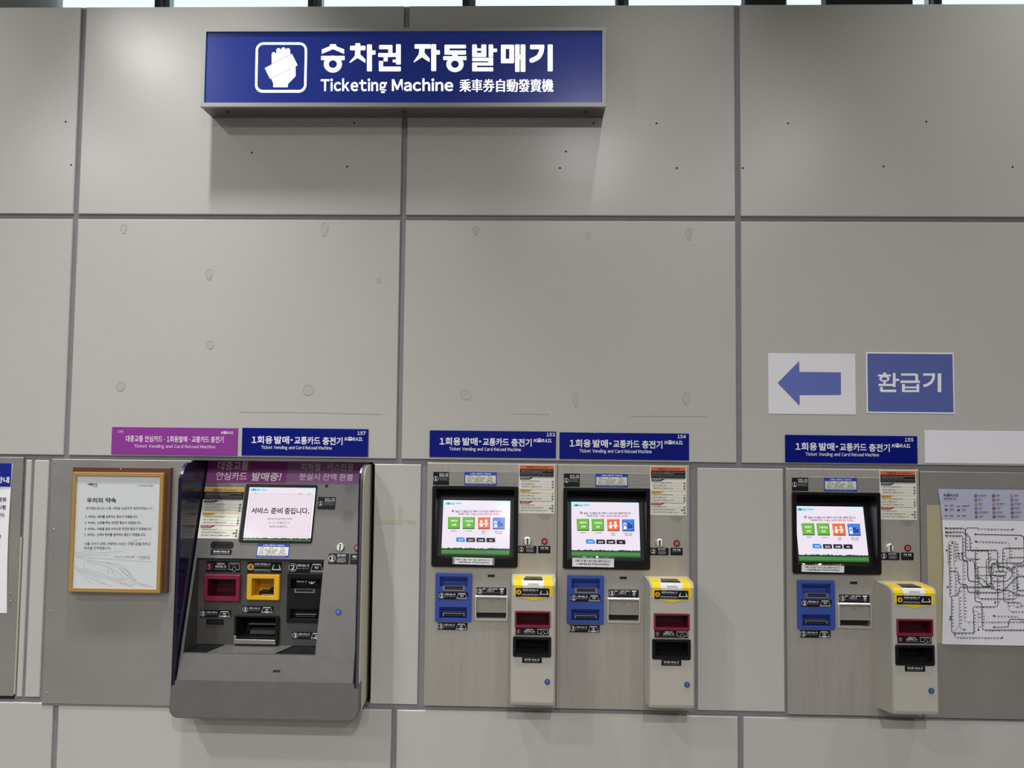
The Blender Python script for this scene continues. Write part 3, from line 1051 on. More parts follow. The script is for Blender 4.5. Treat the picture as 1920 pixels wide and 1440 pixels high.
# ================================================================== wall-flush ticket machine (built once, copied twice)
def ticket_machine(loc, label):
    t = thing('ticket_machine', label, 'ticket machine', loc, 'flush ticket machines set into the wall')
    P = lambda x, d, z: (x - .21, -d, z + .762)
    c = Mesh(P)
    l = rr(-.0190, .4390, -.7615, .0795)
    c.loft([[(x, .000, z) for x, z in l], [(x, -.14, z) for x, z in l]], 'black_matte', False, True)
    c.build('cabinet', t)
    f = Mesh(P)
    holes = [(.006, .297, -.277, -.006), (.020, .139, -.468, -.309), (.159, .265, -.461, -.386)]
    f.holed(-.0195, .4395, -.762, .0775, holes, .004, -.004, 'steel')
    f.add([(-.0195, .004, .0775), (.4395, .004, .0775), (.4395, -.004, .083), (-.0195, -.004, .083)], [(0, 1, 2, 3)], 'steel')
    f.build('face_plate', t)
    f = Mesh(P)
    f.box(.0600, .3030, .004, .0052, .0100, .0512, 'steel_dark', .0003)
    f.build('cover_strip', t)
    # screen and its black surround
    dsc = lambda z: -.016 - .044 * (z + .2445) / .1875
    b = Mesh(P)
    out = rr(0, .303, -.282, .001, .007, 4)
    inn = rr(.0138, .2892, -.2505, -.0107, .004, 4)
    b.loft([[(x, .004, z) for x, z in out], [(x, .0125, z) for x, z in out], [(x + (.0015 if x < .1 else -.0015), .014, z + (.0015 if z < -.1 else -.0015)) for x, z in out],
            [(x, .014, z) for x, z in inn], [(x, dsc(z) - .001, z) for x, z in inn]], 'black', False, True)
    b.build('screen_surround', t)
    PS = lambda s_, d, v: P(.0316 + s_ * .2416, dsc(-.057 - v * .1875) + d, -.057 - v * .1875)

    def SC(X, Y):   # measuring grid over the display
        return ((X - 150 + (Y - 88) * .0454) / (1555 + (Y - 88) * .026), (Y - 88 - (X - 150) * .0154) / 1277)
    a = Mesh(PS, None, .0004)
    a.rect(0, 0, 1, 1, 's_bg', 0)
    a.poly([(0, 0), (.30, 0), (.28, .07), (.16, .10), (.05, .14), (0, .13)], 's_sky', 1)
    a.poly([(.74, .035), (.80, .0), (1, 0), (1, .06), (.93, .05), (.86, .035), (.8, .045)], 's_sky', 1)
    # grass and hedge
    a.rect(0, .91, 1, 1, 's_grass', 1)
    rnd = random.Random(5)
    top = [(0, .91)] + [(i / 60.0, .875 + rnd.uniform(-.008, .012)) for i in range(61)] + [(1, .91)]
    a.poly(top, 's_tree', 1)
    a.rect(0, .975, 1, 1, 's_green_d', 2)
    a.G = SC
    logo(a, 200, 195, 415, 140, 's_navy', 's_sky', 2)
    a.text('한국철도공사', 428, 185, 575, 150, 's_navy', 2, .02, 1)
    a.disc(366, 348, 31, 's_red', 2)
    a.text('!', 360, 366, 372, 330, 's_white', 3, .03, 1)
    a.text('알림! 거스름돈으로 지폐가 나오지 않는 발매기입니다.', 424, 388, 1515, 334, 's_black', 2, .02, 1)
    a.text('죄송합니다만,', 490, 446, 758, 398, 's_black', 2, .02, 1)
    a.text('지폐는 금액에 맞춰 넣어 주세요.', 785, 452, 1455, 402, 's_red', 2, .02, 1)
    for X, Y, f_, d_ in ((250, 490, 's_green', 's_green_d'), (592, 494, 's_green', 's_green_d'), (952, 500, 's_orange', 's_orange_d'), (1294, 504, 's_blue', 's_blue_d')):
        a.poly([(X, Y + 16), (X + 14, Y), (X + 286, Y), (X + 276, Y + 282), (X, Y + 280)], d_, 1)
        a.poly([(X + 2, Y), (X + 270, Y), (X + 262, Y + 256), (X, Y + 256)], f_, 2)
    a.text('목적지', 318, 606, 470, 556, 's_white', 3, .02, 1)
    a.text('선택', 342, 702, 440, 650, 's_white', 3, .02, 1)
    a.text('기본운임', 645, 610, 835, 562, 's_white', 3, .02, 1)
    a.text('전용', 686, 704, 778, 654, 's_white', 3, .02, 1)
    for cx, hy, r, sk_ in ((1028, 594, 28, True), (1140, 580, 30, False)):
        a.disc(cx, hy, r, 's_white', 3, 14)
        if sk_:
            a.poly([(cx - 18, 630), (cx + 18, 630), (cx + 40, 704), (cx - 40, 704)], 's_white', 3)
            a.stroke([(cx - 14, 640), (cx - 46, 662)], 14, 's_white', 3)
            a.stroke([(cx + 14, 640), (cx + 50, 650)], 14, 's_white', 3)
        else:
            a.poly([(cx - 30, 616), (cx + 30, 616), (cx + 26, 680), (cx - 26, 680)], 's_white', 3)
            a.stroke([(cx - 26, 626), (cx - 52, 656)], 16, 's_white', 3)
            a.stroke([(cx + 26, 626), (cx + 54, 660)], 16, 's_white', 3)
        for q in (-12, 12):
            a.stroke([(cx + q, 675), (cx + q, 714)], 16, 's_white', 3)
    a.disc(1360, 622, 36, 's_white', 3, 16)
    a.disc(1362, 634, 18, 's_black', 4, 14)
    a.poly([(1322, 740), (1330, 680), (1350, 656), (1376, 660), (1400, 700), (1384, 712), (1392, 742), (1372, 742), (1356, 712), (1340, 742)], 's_white', 3)
    a.rect(1416, 592, 1530, 710, 's_blue_d', 3)
    a.rect(1488, 604, 1510, 620, 's_sky', 4)
    a.rect(1426, 640, 1500, 646, 's_blue', 4)
    a.rect(1426, 662, 1500, 668, 's_blue', 4)
    a.text('전체구간', 328, 832, 448, 800, 's_black', 2, .02, 1)
    a.text('1,400원 1매', 645, 838, 802, 806, 's_black', 2, .02, 1)
    a.text('우대용', 1034, 842, 1118, 812, 's_black', 2, .02, 1)
    a.text('무임권', 1034, 884, 1118, 852, 's_black', 2, .02, 1)
    a.text('교통카드 충전', 1330, 848, 1522, 818, 's_black', 2, .02, 1)
    a.text('정산 및 환불', 1350, 888, 1500, 858, 's_black', 2, .02, 1)
    for X, f_, tx, q in ((443, 's_lblue', '한국어', 0), (678, 's_black', 'ENGLISH', 6), (914, 's_black', '日本語', 8), (1146, 's_black', '中文', 12)):
        a.poly([(X, 968 + q), (X + 206, 968 + q), (X + 204, 1072 + q), (X - 2, 1068 + q)], f_, 1)
        a.poly([(X + 160, 972 + q), (X + 202, 972 + q), (X + 201, 1010 + q)], 's_grey' if f_ == 's_black' else 's_sky', 2)
        wd = {'中文': 70}.get(tx, 110)
        a.text(tx, X + 102 - wd / 2, 1044 + q, X + 102 + wd / 2, 1004 + q, 's_white', 3, .02, 1)
    a.build('screen', t)
    # stickers on the plate
    st_one(P, .004, .0012, .0577, .0022, .0480).build('step_sticker', t)
    st_fare(P, .0052, .1121, .2262, .0032, .0495).build('fare_sticker', t)
    st_instr(P, .004, .3036, .4303, -.0930, .0772).build('instruction_sticker', t)
    g = Mesh(P, None, .004)
    for k, (zr, hw, n) in enumerate(((-.0975, .026, 13), (-.1015, .022, 11), (-.1055, .018, 9), (-.1095, .013, 7), (-.1135, .008, 4), (-.1180, 0, 1))):
        for i in range(n):
            x = .3966 + (0 if n == 1 else -hw + 2 * hw * i / (n - 1))
            g.disc(x, zr, .0010, 'hole', 1, 6)
    o = g.build('speaker_holes', t)
    o['kind'] = 'stuff'
    s = Mesh(P)
    s.cyl(.3363, -.1899, .0147, .004, .011, 'chrome', 24, .003)
    s.slab(rr(.3345, .3385, -.2010, -.1790, .001, 2), .011, .0113, 'black_matte')
    s.slab(rr(.3275, .3330, -.1985, -.1815), .011, .0112, 'white_plastic')  # white strips paint bright reflections onto the chrome
    s.slab(rr(.3398, .3450, -.1980, -.1820), .011, .0112, 'white_plastic')
    s.build('coin_slot', t)
    s = Mesh(P)
    s.frame(circ(.3961, -.1896, .0108, 20), circ(.3961, -.1896, .0086, 20), .004, .0085, .005, 'black')
    s.cyl(.3961, -.1896, .0085, .004, .0080, 'red_button', 20, .001)
    s.build('call_button', t)
    st_coin(P, .004, .3038, .3686, -.2321, -.2062).build('coin_sticker', t)
    st_staff(P, .004, .3739, .4171, -.2314, -.2055).build('staff_call_sticker', t)
    # blue banknote unit
    u = Mesh(P)
    hs = [(.0305, .1290, -.3510, -.3150), (.0300, .1277, -.4608, -.4200)]
    X0, X1, Z0, Z1 = .0153, .1437, -.4720, -.3045
    ol = rr(X0, X1, Z0, Z1, .005, 3)
    u.holed(X0 + .005, X1 - .005, Z0 + .005, Z1 - .005, hs, .0120, .0118, 'blue_plastic', False)
    inner = []
    for x, z in ol:
        inner.append((min(max(x, X0 + .005), X1 - .005), min(max(z, Z0 + .005), Z1 - .005)))
    u.loft([[(x, .004, z) for x, z in ol], [(x, .0095, z) for x, z in ol], [(x * .9 + a_ * .1, .0115, z * .9 + b_ * .1) for (x, z), (a_, b_) in zip(ol, inner)], [(a_, .0120, b_) for a_, b_ in inner]], 'blue_plastic')
    u.pocket(rr(*hs[0]), .0120, rr(.0390, .1225, -.3500, -.3360), -.014, 'blue_plastic')
    u.pocket(rr(*hs[1]), .0120, rr(.0380, .1205, -.4590, -.4400), -.014, 'blue_plastic')
    unit = u.build('banknote_unit', t)
    s = Mesh(P)
    s.frame(rr(.0425, .1190, -.3640, -.3480), rr(.0485, .1130, -.3605, -.3490), .004, .0135, .006, 'silver')
    s.add([(x, .0123, z) for x, z in rr(.0485, .1130, -.3605, -.3490)], [(0, 1, 2, 3)], 'black_matte')
    for i in range(9):
        x = .052 + i * .007
        s.box(x, x + .0035, .0122, .0128, -.3565, -.3540, 'grey_metal')
    s.build('note_inlet', unit)
    s = Mesh(P)
    s.box(.0423, .1193, -.010, .0060, -.4460, -.4425, 'silver', .0005)
    s.box(.0423, .0475, -.010, .0055, -.4535, -.4460, 'silver', .0005)
    s.box(.1145, .1193, -.010, .0055, -.4535, -.4460, 'silver', .0005)
    s.box(.0475, .1145, -.012, -.002, -.4540, -.4460, 'black_matte')
    for i in range(8):
        x = .0525 + i * .0075
        s.box(x, x + .0032, -.002, .004, -.4530, -.4510, 'silver')
    s.build('note_outlet', unit)
    st_note(P, .0122, .0276, .1306, -.3941, -.3690, '2', '지폐 넣는 곳', 'Insert bills here', False).build('insert_sticker', unit)
    st_note(P, .0042, .0259, .1292, -.5017, -.4758, '3', '지폐 나오는 곳', 'Bills will come out', True).build('note_out_sticker', t)
    # change tray with clear flap
    st_change(P, .0042, .1601, .2638, -.3790, -.3525).build('change_sticker', t)
    s = Mesh(P)
    s.frame(rr(.1533, .2706, -.4668, -.3806, .007, 4), rr(.1598, .2643, -.4603, -.3870, .003, 4), .004, .0110, -.002, 'chrome', .0020)
    tray = s.build('change_tray', t)
    s = Mesh(P)
    l = rr(.1598, .2643, -.4603, -.3870)
    s.pocket(l, .004, rr(.1650, .2600, -.4500, -.3900), -.060, 'steel', 'console')
    s.box(.1650, .2600, -.055, -.004, -.4603, -.4400, 'black')
    s.build('tray_niche', tray)
    s = Mesh(P, None, .0015)
    s.box(.1605, .2636, .0, .0015, -.4400, -.3885, 'flap')
    for q in range(5):
        an = PI + PI * q / 4
        s.stroke([(.2121 + .0040 * math.cos(an), -.3990 + .0040 * math.sin(an)), (.2121 + .0085 * math.cos(an), -.3990 + .0085 * math.sin(an))], .0013, 'black_ink', 1, False)
    s.build('clear_flap', tray)
    k = Mesh(P)
    k.frame(rr(.1975, .2238, -.3172, -.3070, .001, 2), rr(.1986, .2228, -.3162, -.3080, .001, 2), .004, .0046, .0030, 'silver')
    k.add([(x, .0042, z) for x, z in rr(.1986, .2228, -.3162, -.3080)], [(0, 1, 2, 3)], 'black_matte')
    k.build('service_slot', t)
    # projecting card console
    prof = [(.0040, -.3035), (.100, -.3035), (.112, -.3055), (.1195, -.3100), (.1250, -.3180), (.1250, -.7000), (.1215, -.7100), (.113, -.7145), (.0040, -.7340)]
    sl = [(.2845, .112), (.2855, .1185), (.2875, .1225), (.2905, .1250), (.4275, .1250), (.4305, .1225), (.4325, .1185), (.4335, .112)]
    b = Mesh(P)
    loops = [[(x, .004 + (d - .004) * (dm - .004) / .121, z) for d, z in prof] for x, dm in sl]
    b.loft(loops, 'console', True, True, False, skip={(3, 4)})
    hs = [(.3015, .4110, -.4485, -.4065), (.3005, .4100, -.5395, -.4935)]
    b.holed(.2905, .4275, -.7000, -.3180, hs, .1250, .1230, 'console', False)
    con = b.build('card_console', t)
    y = Mesh(P, None, .1258)
    yp = [(.030, -.3028), (.100, -.3028), (.1124, -.3048), (.1202, -.3095), (.1258, -.3180)]
    y.loft([[(x, d, z) for d, z in yp] for x in (.2920, .4225)], 'yellow', False, False, False)
    y.poly([(.2920, -.3180), (.2920, -.3470), (.2965, -.3530), (.3572, -.3660), (.4180, -.3545), (.4225, -.3490), (.4225, -.3180)], 'yellow', 0)
    y.build('yellow_cap', con)
    s = Mesh(P)
    up = [(.052, -.3019), (.1005, -.3019), (.1130, -.3040), (.1210, -.3090), (.1268, -.3180), (.1268, -.3262)]
    s.loft([[(x + (k_ if x < .35 else -k_), d, z) for (d, z), k_ in zip(up, (.008, 0, 0, 0, 0, .004))] for x in (.3200, .3940)], 'white_plastic', False, False, False)
    s.add([(.3310, .056, -.3016), (.3860, .056, -.3016), (.3900, .1005, -.3016), (.3240, .1005, -.3016)], [(0, 1, 2, 3)], 'niche')
    s.add([(.3240, .1005, -.3015), (.3900, .1005, -.3015), (.3890, .112, -.3030), (.3250, .112, -.3030)], [(0, 1, 2, 3)], 'black_matte')
    s.add([(.3495, .086, -.3012), (.3655, .086, -.3012), (.3655, .1000, -.3012), (.3495, .1000, -.3012)], [(0, 1, 2, 3)], 'black')
    s.slab(rr(.3410, .3740, -.3258, -.3085, .002, 2), .1180, .1290, 'white_plastic', .001)
    s.build('card_reader', con)
    st_id(P, .1262, .2994, .4114, -.3550, -.3265).build('id_card_sticker', con)
    s = Mesh(P)
    s.frame(rr(.2972, .4154, -.4567, -.4015, .002, 3), rr(.3030, .4100, -.4480, -.4075, .002, 3), .1250, .1290, .1200, 'maroon', .001)
    s.pocket(rr(.3030, .4100, -.4480, -.4075), .1210, rr(.3070, .4060, -.4450, -.4100), .075, 'maroon_deep')
    s.build('recharge_pocket', con)
    st_card(P, .1252, .2995, .4110, -.4815, -.4572).build('recharge_sticker', con)
    s = Mesh(P)
    s.frame(rr(.2916, .4188, -.5524, -.4843, .006, 4), rr(.3011, .4097, -.5392, -.4940, .002, 4), .1250, .1300, .1180, 'black', .002)
    s.pocket(rr(.3011, .4097, -.5392, -.4940), .1190, rr(.3050, .4060, -.5370, -.4960), .060, 'black_matte')
    s.build('receipt_tray', con)
    st_receipt(P, .1252, .3226, .3880, -.5723, -.5541).build('receipt_sticker', con)
    s = Mesh(P)
    s.cyl(.4069, -.6329, .0092, .125, .1268, 'black', 20)
    s.cyl(.4069, -.6329, .0074, .125, .1280, 'blue_lock', 20, .0006)
    s.build('lock', con)
    return t


LOC3 = [(1.5329, 0, .680), (1.9939, 0, .6797), (2.7892, 0, .6749)]
tm = ticket_machine(LOC3[0], 'flush steel ticket machine under the sign numbered 153, left of the pair')
dup(tm, LOC3[1], 'flush steel ticket machine under the sign numbered 154, right of the pair')
dup(tm, LOC3[2], 'flush steel ticket machine under the sign numbered 155, beside the rail map')


# strips of paper taped under the screens
def notice_strip(x0, x1, z0, z1, label, tilt, crumple):
    cx, cz = (x0 + x1) / 2, (z0 + z1) / 2
    t = thing('notice_strip', label, 'notice', (cx, -.0148, cz), 'paper strips taped under the screens')
    P = lambda x, d, z: (x * math.cos(tilt) - z * math.sin(tilt), -d, x * math.sin(tilt) + z * math.cos(tilt))
    w, h = (x1 - x0) / 2, (z1 - z0) / 2
    a = Mesh(P, None, .0006)
    a.box(-w, w, 0, .0006, -h, h, 'paper')
    a.text('지폐 거스름 기능이 없는 발매기입니다.', -w * .86, h * .12, w * .86, h * .66, 'black_ink', 1, .02, 1)
    a.text('→ 호출버튼을 눌러 역무실에 문의해주세요.', -w * .80, -h * .62, w * .80, -h * .10, 'black_ink', 1, .02, 1)
    a.build('printed_paper', t)
    s = Mesh(P)
    if crumple:
        rnd = random.Random(int(crumple * 10))
        n = 16
        lo = []
        for i in range(n + 1):
            x = -w * .98 + 2 * w * 1.0 * i / n
            lo.append([(x, .0006, h * 1.0), (x, .004 + rnd.uniform(0, .004), h * 1.25 + rnd.uniform(-.001, .001)), (x, .001 + rnd.uniform(0, .002), h * 1.5 + rnd.uniform(-.0015, .0015))])
        s.loft(lo, 'clear_tape', False, False, False)
    else:
        for x in (-w * 1.02, w * .92):
            s = Mesh(P)
            s.box(x, x + w * .12, .0007, .0010, -h * .9, h * .9, 'clear_tape')
            s.build('tape', t)
        return
    s.build('tape', t)


M['clear_tape'] = glass_mat('clear_tape', (0.85, 0.86, 0.88, 1), 0.35, 0.12)
notice_strip(1.3985, 1.5425, 1.1700, 1.1935, 'white paper strip taped centrally under the screen of the 153 machine', -.012, 0)
notice_strip(1.8160, 1.9610, 1.1680, 1.1972, 'white paper strip taped left under the screen of the 154 machine', -.008, 1.2)
notice_strip(2.6075, 2.7530, 1.1620, 1.1848, 'white paper strip taped under the screen of the 155 machine by the map', -.006, 2.1)


# ================================================================== older projecting machine
def old_machine():
    BX, BZ = .780, .668
    t = thing('old_ticket_machine', 'older grey ticket machine projecting from the wall with sloped front and purple header', 'ticket machine', (BX, 0, BZ))
    P = lambda x, d, z: (x - BX, -d, z - BZ)
    fd = lambda z: -.096 + .2796 * (1.515 - z)
    F = lambda x, d, z: P(x, fd(z) + d, z)
    # cabinet around
    c = Mesh(P)
    l = rr(.4605, 1.1060, .672, 1.5195)
    c.loft([[(x, -.003, z) for x, z in l], [(x, -.16, z) for x, z in l]], 'black_matte', False, True)
    c.build('cabinet', t)
    # side cheeks
    arc = [(.045 + .060 * math.sin(q), 1.455 + .060 * math.cos(q)) for q in [0.5 * PI * i / 8 for i in range(9)]]
    prof = [(-.15, 1.515)] + arc + [(.108, 1.10), (.112, .700), (.095, .680), (.0, .694), (-.15, .694)]

    def cheek(x0, x1, xs):
        k = Mesh(P)
        for (a, b, m, ins) in xs:
            pr = [(d - (ins if d > .04 else 0), z - (ins if z > 1.4 else 0)) for d, z in prof]
            k.loft([[(a, d, z) for d, z in pr], [(b, d, z) for d, z in pr]], m, True, True)
        k.build('side_cheek', t)
    cheek(0, 0, [(.4598, .4615, 'silver', .002), (.4615, .4660, 'black', .0), (.4660, .4735, 'navy_gloss', .0)])
    cheek(0, 0, [(1.0830, 1.0885, 'navy_gloss', .0), (1.0885, 1.0970, 'dark_duct', .0), (1.0970, 1.1000, 'cream', .003)])
    for x in (.4742, 1.0798):
        k = Mesh(P)
        k.loft([[(x - .0018, fd(z) - .004, z) for z in (1.515, 1.3, 1.1, .9, .785)], [(x - .0018, min(fd(z) + .012, .110), z) for z in (1.515, 1.3, 1.1, .9, .785)], [(x + .0018, min(fd(z) + .012, .110), z) for z in (1.515, 1.3, 1.1, .9, .785)]], 'black', False, False, False)
        k.build('rubber_seal', t)
    # sloped fascia
    f = Mesh(F)
    X0, X1, ZB_, ZT_ = .4775, 1.0785, .777, 1.5165
    op = (.4870, .9412, .8695, 1.1758)
    f.holed(X0, X1, .800, ZT_, [op], 0.0, -.003, 'grey_metal', False)
    bl = [(X0, .800), (X0, ZB_ + .018)] + [(X0 + .018 - .018 * math.cos(q), ZB_ + .018 - .018 * math.sin(q)) for q in [PI / 2 * i / 6 for i in range(1, 7)]]
    br = [(X1 - .018 + .018 * math.sin(q), ZB_ + .018 - .018 * math.cos(q)) for q in [PI / 2 * i / 6 for i in range(7)]] + [(X1, .800)]
    f.add([(x, 0, z) for x, z in bl + br], [tuple(range(len(bl + br)))], 'grey_metal')
    edge = [(X0, ZT_)] + bl + br + [(X1, ZT_)]
    f.loft([[(x, 0, z) for x, z in edge], [(x, -.012, z) for x, z in edge]], 'grey_metal', False, False, False)
    f.build('fascia', t)
    # header strip
    h = Mesh(F, None, .0022)
    h.box(.4788, .7748, .0004, .0022, 1.4378, 1.5165, 'hd_purple')
    h.box(.7748, 1.0770, .0004, .0022, 1.4378, 1.5165, 'hd_mauve')
    G = bil((.4260, 1.5440), (.7020, 1.5458), (.4275, 1.2705), (.6948, 1.2680), 1440, 1440)
    h.text('대중교통', .5155, 1.4825, .6305, 1.5135, 'hd_text', 1, .018, 3)
    h.text('안심카드', .5150, 1.4455, .6285, 1.4755, 'hd_text', 1, .018, 3)
    h.text('발매중!', .6455, 1.4445, .7535, 1.4755, 'white', 1, .022, 3, .12)
    h.text('지하철 · 버스전용', .8235, 1.4835, 1.0195, 1.5105, 'hd_text2', 1, .016, 3)
    h.text('분실시 잔액 환불', .8225, 1.4485, 1.0205, 1.4755, 'hd_text2', 1, .016, 3)
    h.build('header_panel', t, 'purple printed header strip')
    st_instr(F, .0002, .4780, .6250, 1.2420, 1.4203, 'amber', False).build('instruction_sticker', t)
    # screen
    s = Mesh(F)
    out = rr(.6297, .8920, 1.2310, 1.4322, .007, 4)
    inn = rr(.6440, .8878, 1.2385, 1.4220, .001, 4)
    s.frame(out, inn, 0, .006, .001, 'black', .002)
    s.build('screen_surround', t)
    FS = lambda u_, d, v_: F(.6440 + u_ * .2438, d, 1.4220 - v_ * .1835)

    def SC(X, Y):
        t_ = (Y - 150 - (X - 330) * .0143) / 1140
        xl = 330 - 140 * t_
        return ((X - xl) / (1395 + 15 * t_), t_)
    a = Mesh(FS, None, .002)
    a.rect(0, 0, 1, 1, 's_white', 0)
    a.rect(.012, .0, .985, .96, 's_bg', 1)
    a.poly([(0, 0), (.30, 0), (.26, .08), (.1, .10), (0, .09)], 's_sky', 2)
    a.poly([(.78, 0), (1, 0), (1, .05), (.88, .04)], 's_sky', 2)
    a.outline(rr(.025, .965, .125, .935), rr(.030, .960, .131, .930), 's_line', 2)
    a.rect(.030, .131, .960, .930, 's_pink', 2)
    for cx, wd in ((.105, .03), (.775, .05), (.905, .03)):
        a.poly([(cx - wd, .125), (cx, .105), (cx + wd, .125)], 's_olive', 3)
    rnd = random.Random(9)
    a.poly([(0, 1)] + [(i / 50.0, .957 + rnd.uniform(-.008, .008)) for i in range(51)] + [(1, 1)], 's_tree', 3)
    a.rect(0, .98, 1, 1, 's_grass', 4)
    a.G = SC
    logo(a, 355, 228, 555, 182, 's_navy', 's_sky', 4)
    a.text('한국철도공사', 572, 226, 696, 202, 's_navy', 4, .02, 1)
    a.text('서비스', 358, 728, 725, 596, 's_black', 4, .026, 3, .10)
    a.text('준비', 770, 732, 1012, 600, 's_black', 4, .026, 3, .10)
    a.text('중입니다.', 1058, 742, 1575, 600, 's_black', 4, .022, 3, .06)
    a.text('Service is getting ready.', 705, 868, 1222, 812, 's_black', 4, .01, 2, .06)
    a.text('サービス準備中です。', 722, 948, 1175, 902, 's_grey', 4, .01, 1)
    a.text('服务已准备就绪。', 745, 1028, 1128, 980, 's_grey', 4, .01, 1)
    a.build('screen', t)
    # small parts on the fascia
    r = Mesh(F)
    r.frame(rr(.5293, .6121, 1.2083, 1.2326, .0118, 6), rr(.5425, .5990, 1.2130, 1.2215, .001, 6), 0, .003, -.001, 'black', .001)
    r.add([(x, -.0005 + .001, z) for x, z in rr(.5425, .5990, 1.2130, 1.2215)], [(0, 1, 2, 3)], 'black_matte')
    r.build('receipt_slot', t)
    st_receipt(F, .0002, .5335, .6090, 1.1875, 1.2046).build('receipt_sticker', t)
    st_fare(F, .0002, .6975, .8145, 1.1815, 1.2285).build('fare_sticker', t)
    st_one(F, .0002, .8990, .9636, 1.3466, 1.3903).build('step_sticker', t)
    q = Mesh(F)
    q.cyl(.9251, 1.4293, .0055, 0, .002, 'black', 14)
    q.build('camera_lens', t)
    for cx, cz, cut in ((1.0132, 1.4251, True), (1.0128, 1.3229, False)):
        q = Mesh(F, None, 0)
        for rad, n in ((.004, 8), (.009, 14), (.014, 20), (.019, 26), (.024, 8)):
            for i in range(n):
                an = 2 * PI * i / n + (PI / 2 if n == 8 else 0)
                if cut and cz + rad * math.sin(an) > 1.436:
                    continue
                q.disc(cx + rad * math.cos(an), cz + rad * math.sin(an), .0011, 'hole', 1, 6)
        o = q.build('speaker_holes', t)
        o['kind'] = 'stuff'
    q = Mesh(F, None, 0)
    for dx, dz in ((.003, 0), (-.003, 0), (0, .003), (0, -.003)):
        q.disc(1.0116 + dx, 1.2764 + dz, .0009, 'hole', 1, 6)
    o = q.build('microphone_holes', t)
    o['kind'] = 'stuff'
    s = Mesh(F)
    s.cyl(.9956, 1.2192, .0148, 0, .007, 'chrome', 24, .003)
    s.slab(rr(.9938, .9978, 1.2080, 1.2305, .001, 2), .007, .0073, 'black_matte')
    s.slab(rr(.9870, .9925, 1.2110, 1.2275), .007, .0072, 'white_plastic')  # painted white glints on the chrome, either side of the slot
    s.slab(rr(.9992, 1.0042, 1.2110, 1.2275), .007, .0072, 'white_plastic')
    s.build('coin_slot', t)
    s = Mesh(F)
    s.frame(circ(1.0555, 1.2182, .0108, 20), circ(1.0555, 1.2182, .0086, 20), 0, .0045, .001, 'black')
    s.cyl(1.0555, 1.2182, .0085, 0, .004, 'red_button', 20, .001)
    s.build('call_button', t)
    st_coin(F, .0002, .9567, 1.0293, 1.1620, 1.1975).build('coin_sticker', t)
    st_staff(F, .0002, 1.0333, 1.0765, 1.1620, 1.1973).build('staff_call_sticker', t)
    s = Mesh(F)
    s.cyl(1.0078, 1.0067, .0098, 0, .0016, 'black', 20)
    s.cyl(1.0078, 1.0067, .0080, 0, .0028, 'blue_lock', 20, .0006)
    s.build('lock', t)
    s = Mesh(F, None, 0)
    s.rect(.8028, .8153, .8270, .8227, 'black_matte', 1)
    s.build('service_slot', t)
    # niche with the cash and card pockets
    DB = -.021
    n = Mesh(P)
    x0, x1, z0, z1 = op
    hol = [(.5225, .6280, 1.0370, 1.1025), (.6800, .7630, 1.0405, 1.1065), (.6310, .7720, .8950, .9695), (.8120, .9340, .9555, 1.1160)]
    n.holed(x0, x1, z0 + .0005, z1, hol, DB, DB - .002, 'niche', False)
    n.add([(x0, fd(z0), z0), (x0, fd(z1), z1), (x0, DB, z1), (x0, DB, z0)], [(0, 1, 2, 3)], 'niche')
    n.add([(x1, fd(z0), z0), (x1, fd(z1), z1), (x1, DB, z1), (x1, DB, z0)], [(0, 1, 2, 3)], 'niche')
    n.add([(x0, fd(z1), z1), (x1, fd(z1), z1), (x1, DB, z1), (x0, DB, z1)], [(0, 1, 2, 3)], 'black')
    n.add([(x0, fd(z0), z0), (x1, fd(z0), z0), (x1, DB, z0), (x0, DB, z0)], [(0, 1, 2, 3)], 'grey_metal')
    niche = n.build('cash_niche', t)
    for pts in ([(.4895, -.016), (.5900, -.016), (.5640, .076), (.4885, .076)], [(.8350, -.016), (.9395, -.016), (.9395, .076), (.8020, .076)]):
        k = Mesh(P)
        cx = sum(p[0] for p in pts) / 4
        cd = sum(p[1] for p in pts) / 4
        ins = [(cx + (a_ - cx) * .93, cd + (b_ - cd) * .93) for a_, b_ in pts]
        k.loft([[(a_, b_, z0 + .0004) for a_, b_ in pts], [(a_, b_, z0 + .0022) for a_, b_ in pts], [(a_, b_, z0 + .0022) for a_, b_ in ins], [(a_, b_, z0 + .0008) for a_, b_ in ins]], 'black', False, False)
        k.add([(a_, b_, z0 + .0010) for a_, b_ in ins], [(0, 1, 2, 3)], 'black')
        k.build('coin_tray', niche)
    st_card(P, DB, .5134, .6364, 1.1228, 1.1619).build('recharge_sticker', niche)
    k = Mesh(P)
    k.frame(rr(.5105, .6399, 1.0221, 1.1166, .006, 4), rr(.5242, .6261, 1.0385, 1.1011, .004, 4), DB, DB + .012, DB, 'maroon', .003)
    k.pocket(rr(.5242, .6261, 1.0385, 1.1011), DB + .001, rr(.5300, .6210, 1.0420, 1.0960), DB - .055, 'maroon_deep')
    k.build('recharge_pocket', niche)
    st_id(P, DB, .6620, .7848, 1.1223, 1.1620).build('id_card_sticker', niche)
    k = Mesh(P)
    k.frame(rr(.6632, .7811, 1.0285, 1.1189, .005, 4), rr(.6814, .7616, 1.0420, 1.1051, .001, 4), DB, DB + .010, DB, 'yellow_warm', .003)
    k.pocket(rr(.6814, .7616, 1.0420, 1.1051), DB + .001, rr(.6860, .7580, 1.0440, 1.1020), DB - .060, 'yellow_warm')
    k.box(.7000, .7600, DB - .055, DB - .012, 1.0440, 1.0530, 'black', .002)
    k.box(.7360, .7500, DB - .050, DB - .020, 1.0530, 1.0620, 'black', .002)
    k.box(.7150, .7600, DB - .012, DB - .004, 1.0430, 1.0470, 'silver')
    k.build('id_card_pocket', niche)
    st_note(P, DB, .8122, .9360, 1.1248, 1.1629, '2', '지폐 넣는 곳', 'Insert bills here', False).build('insert_sticker', niche)
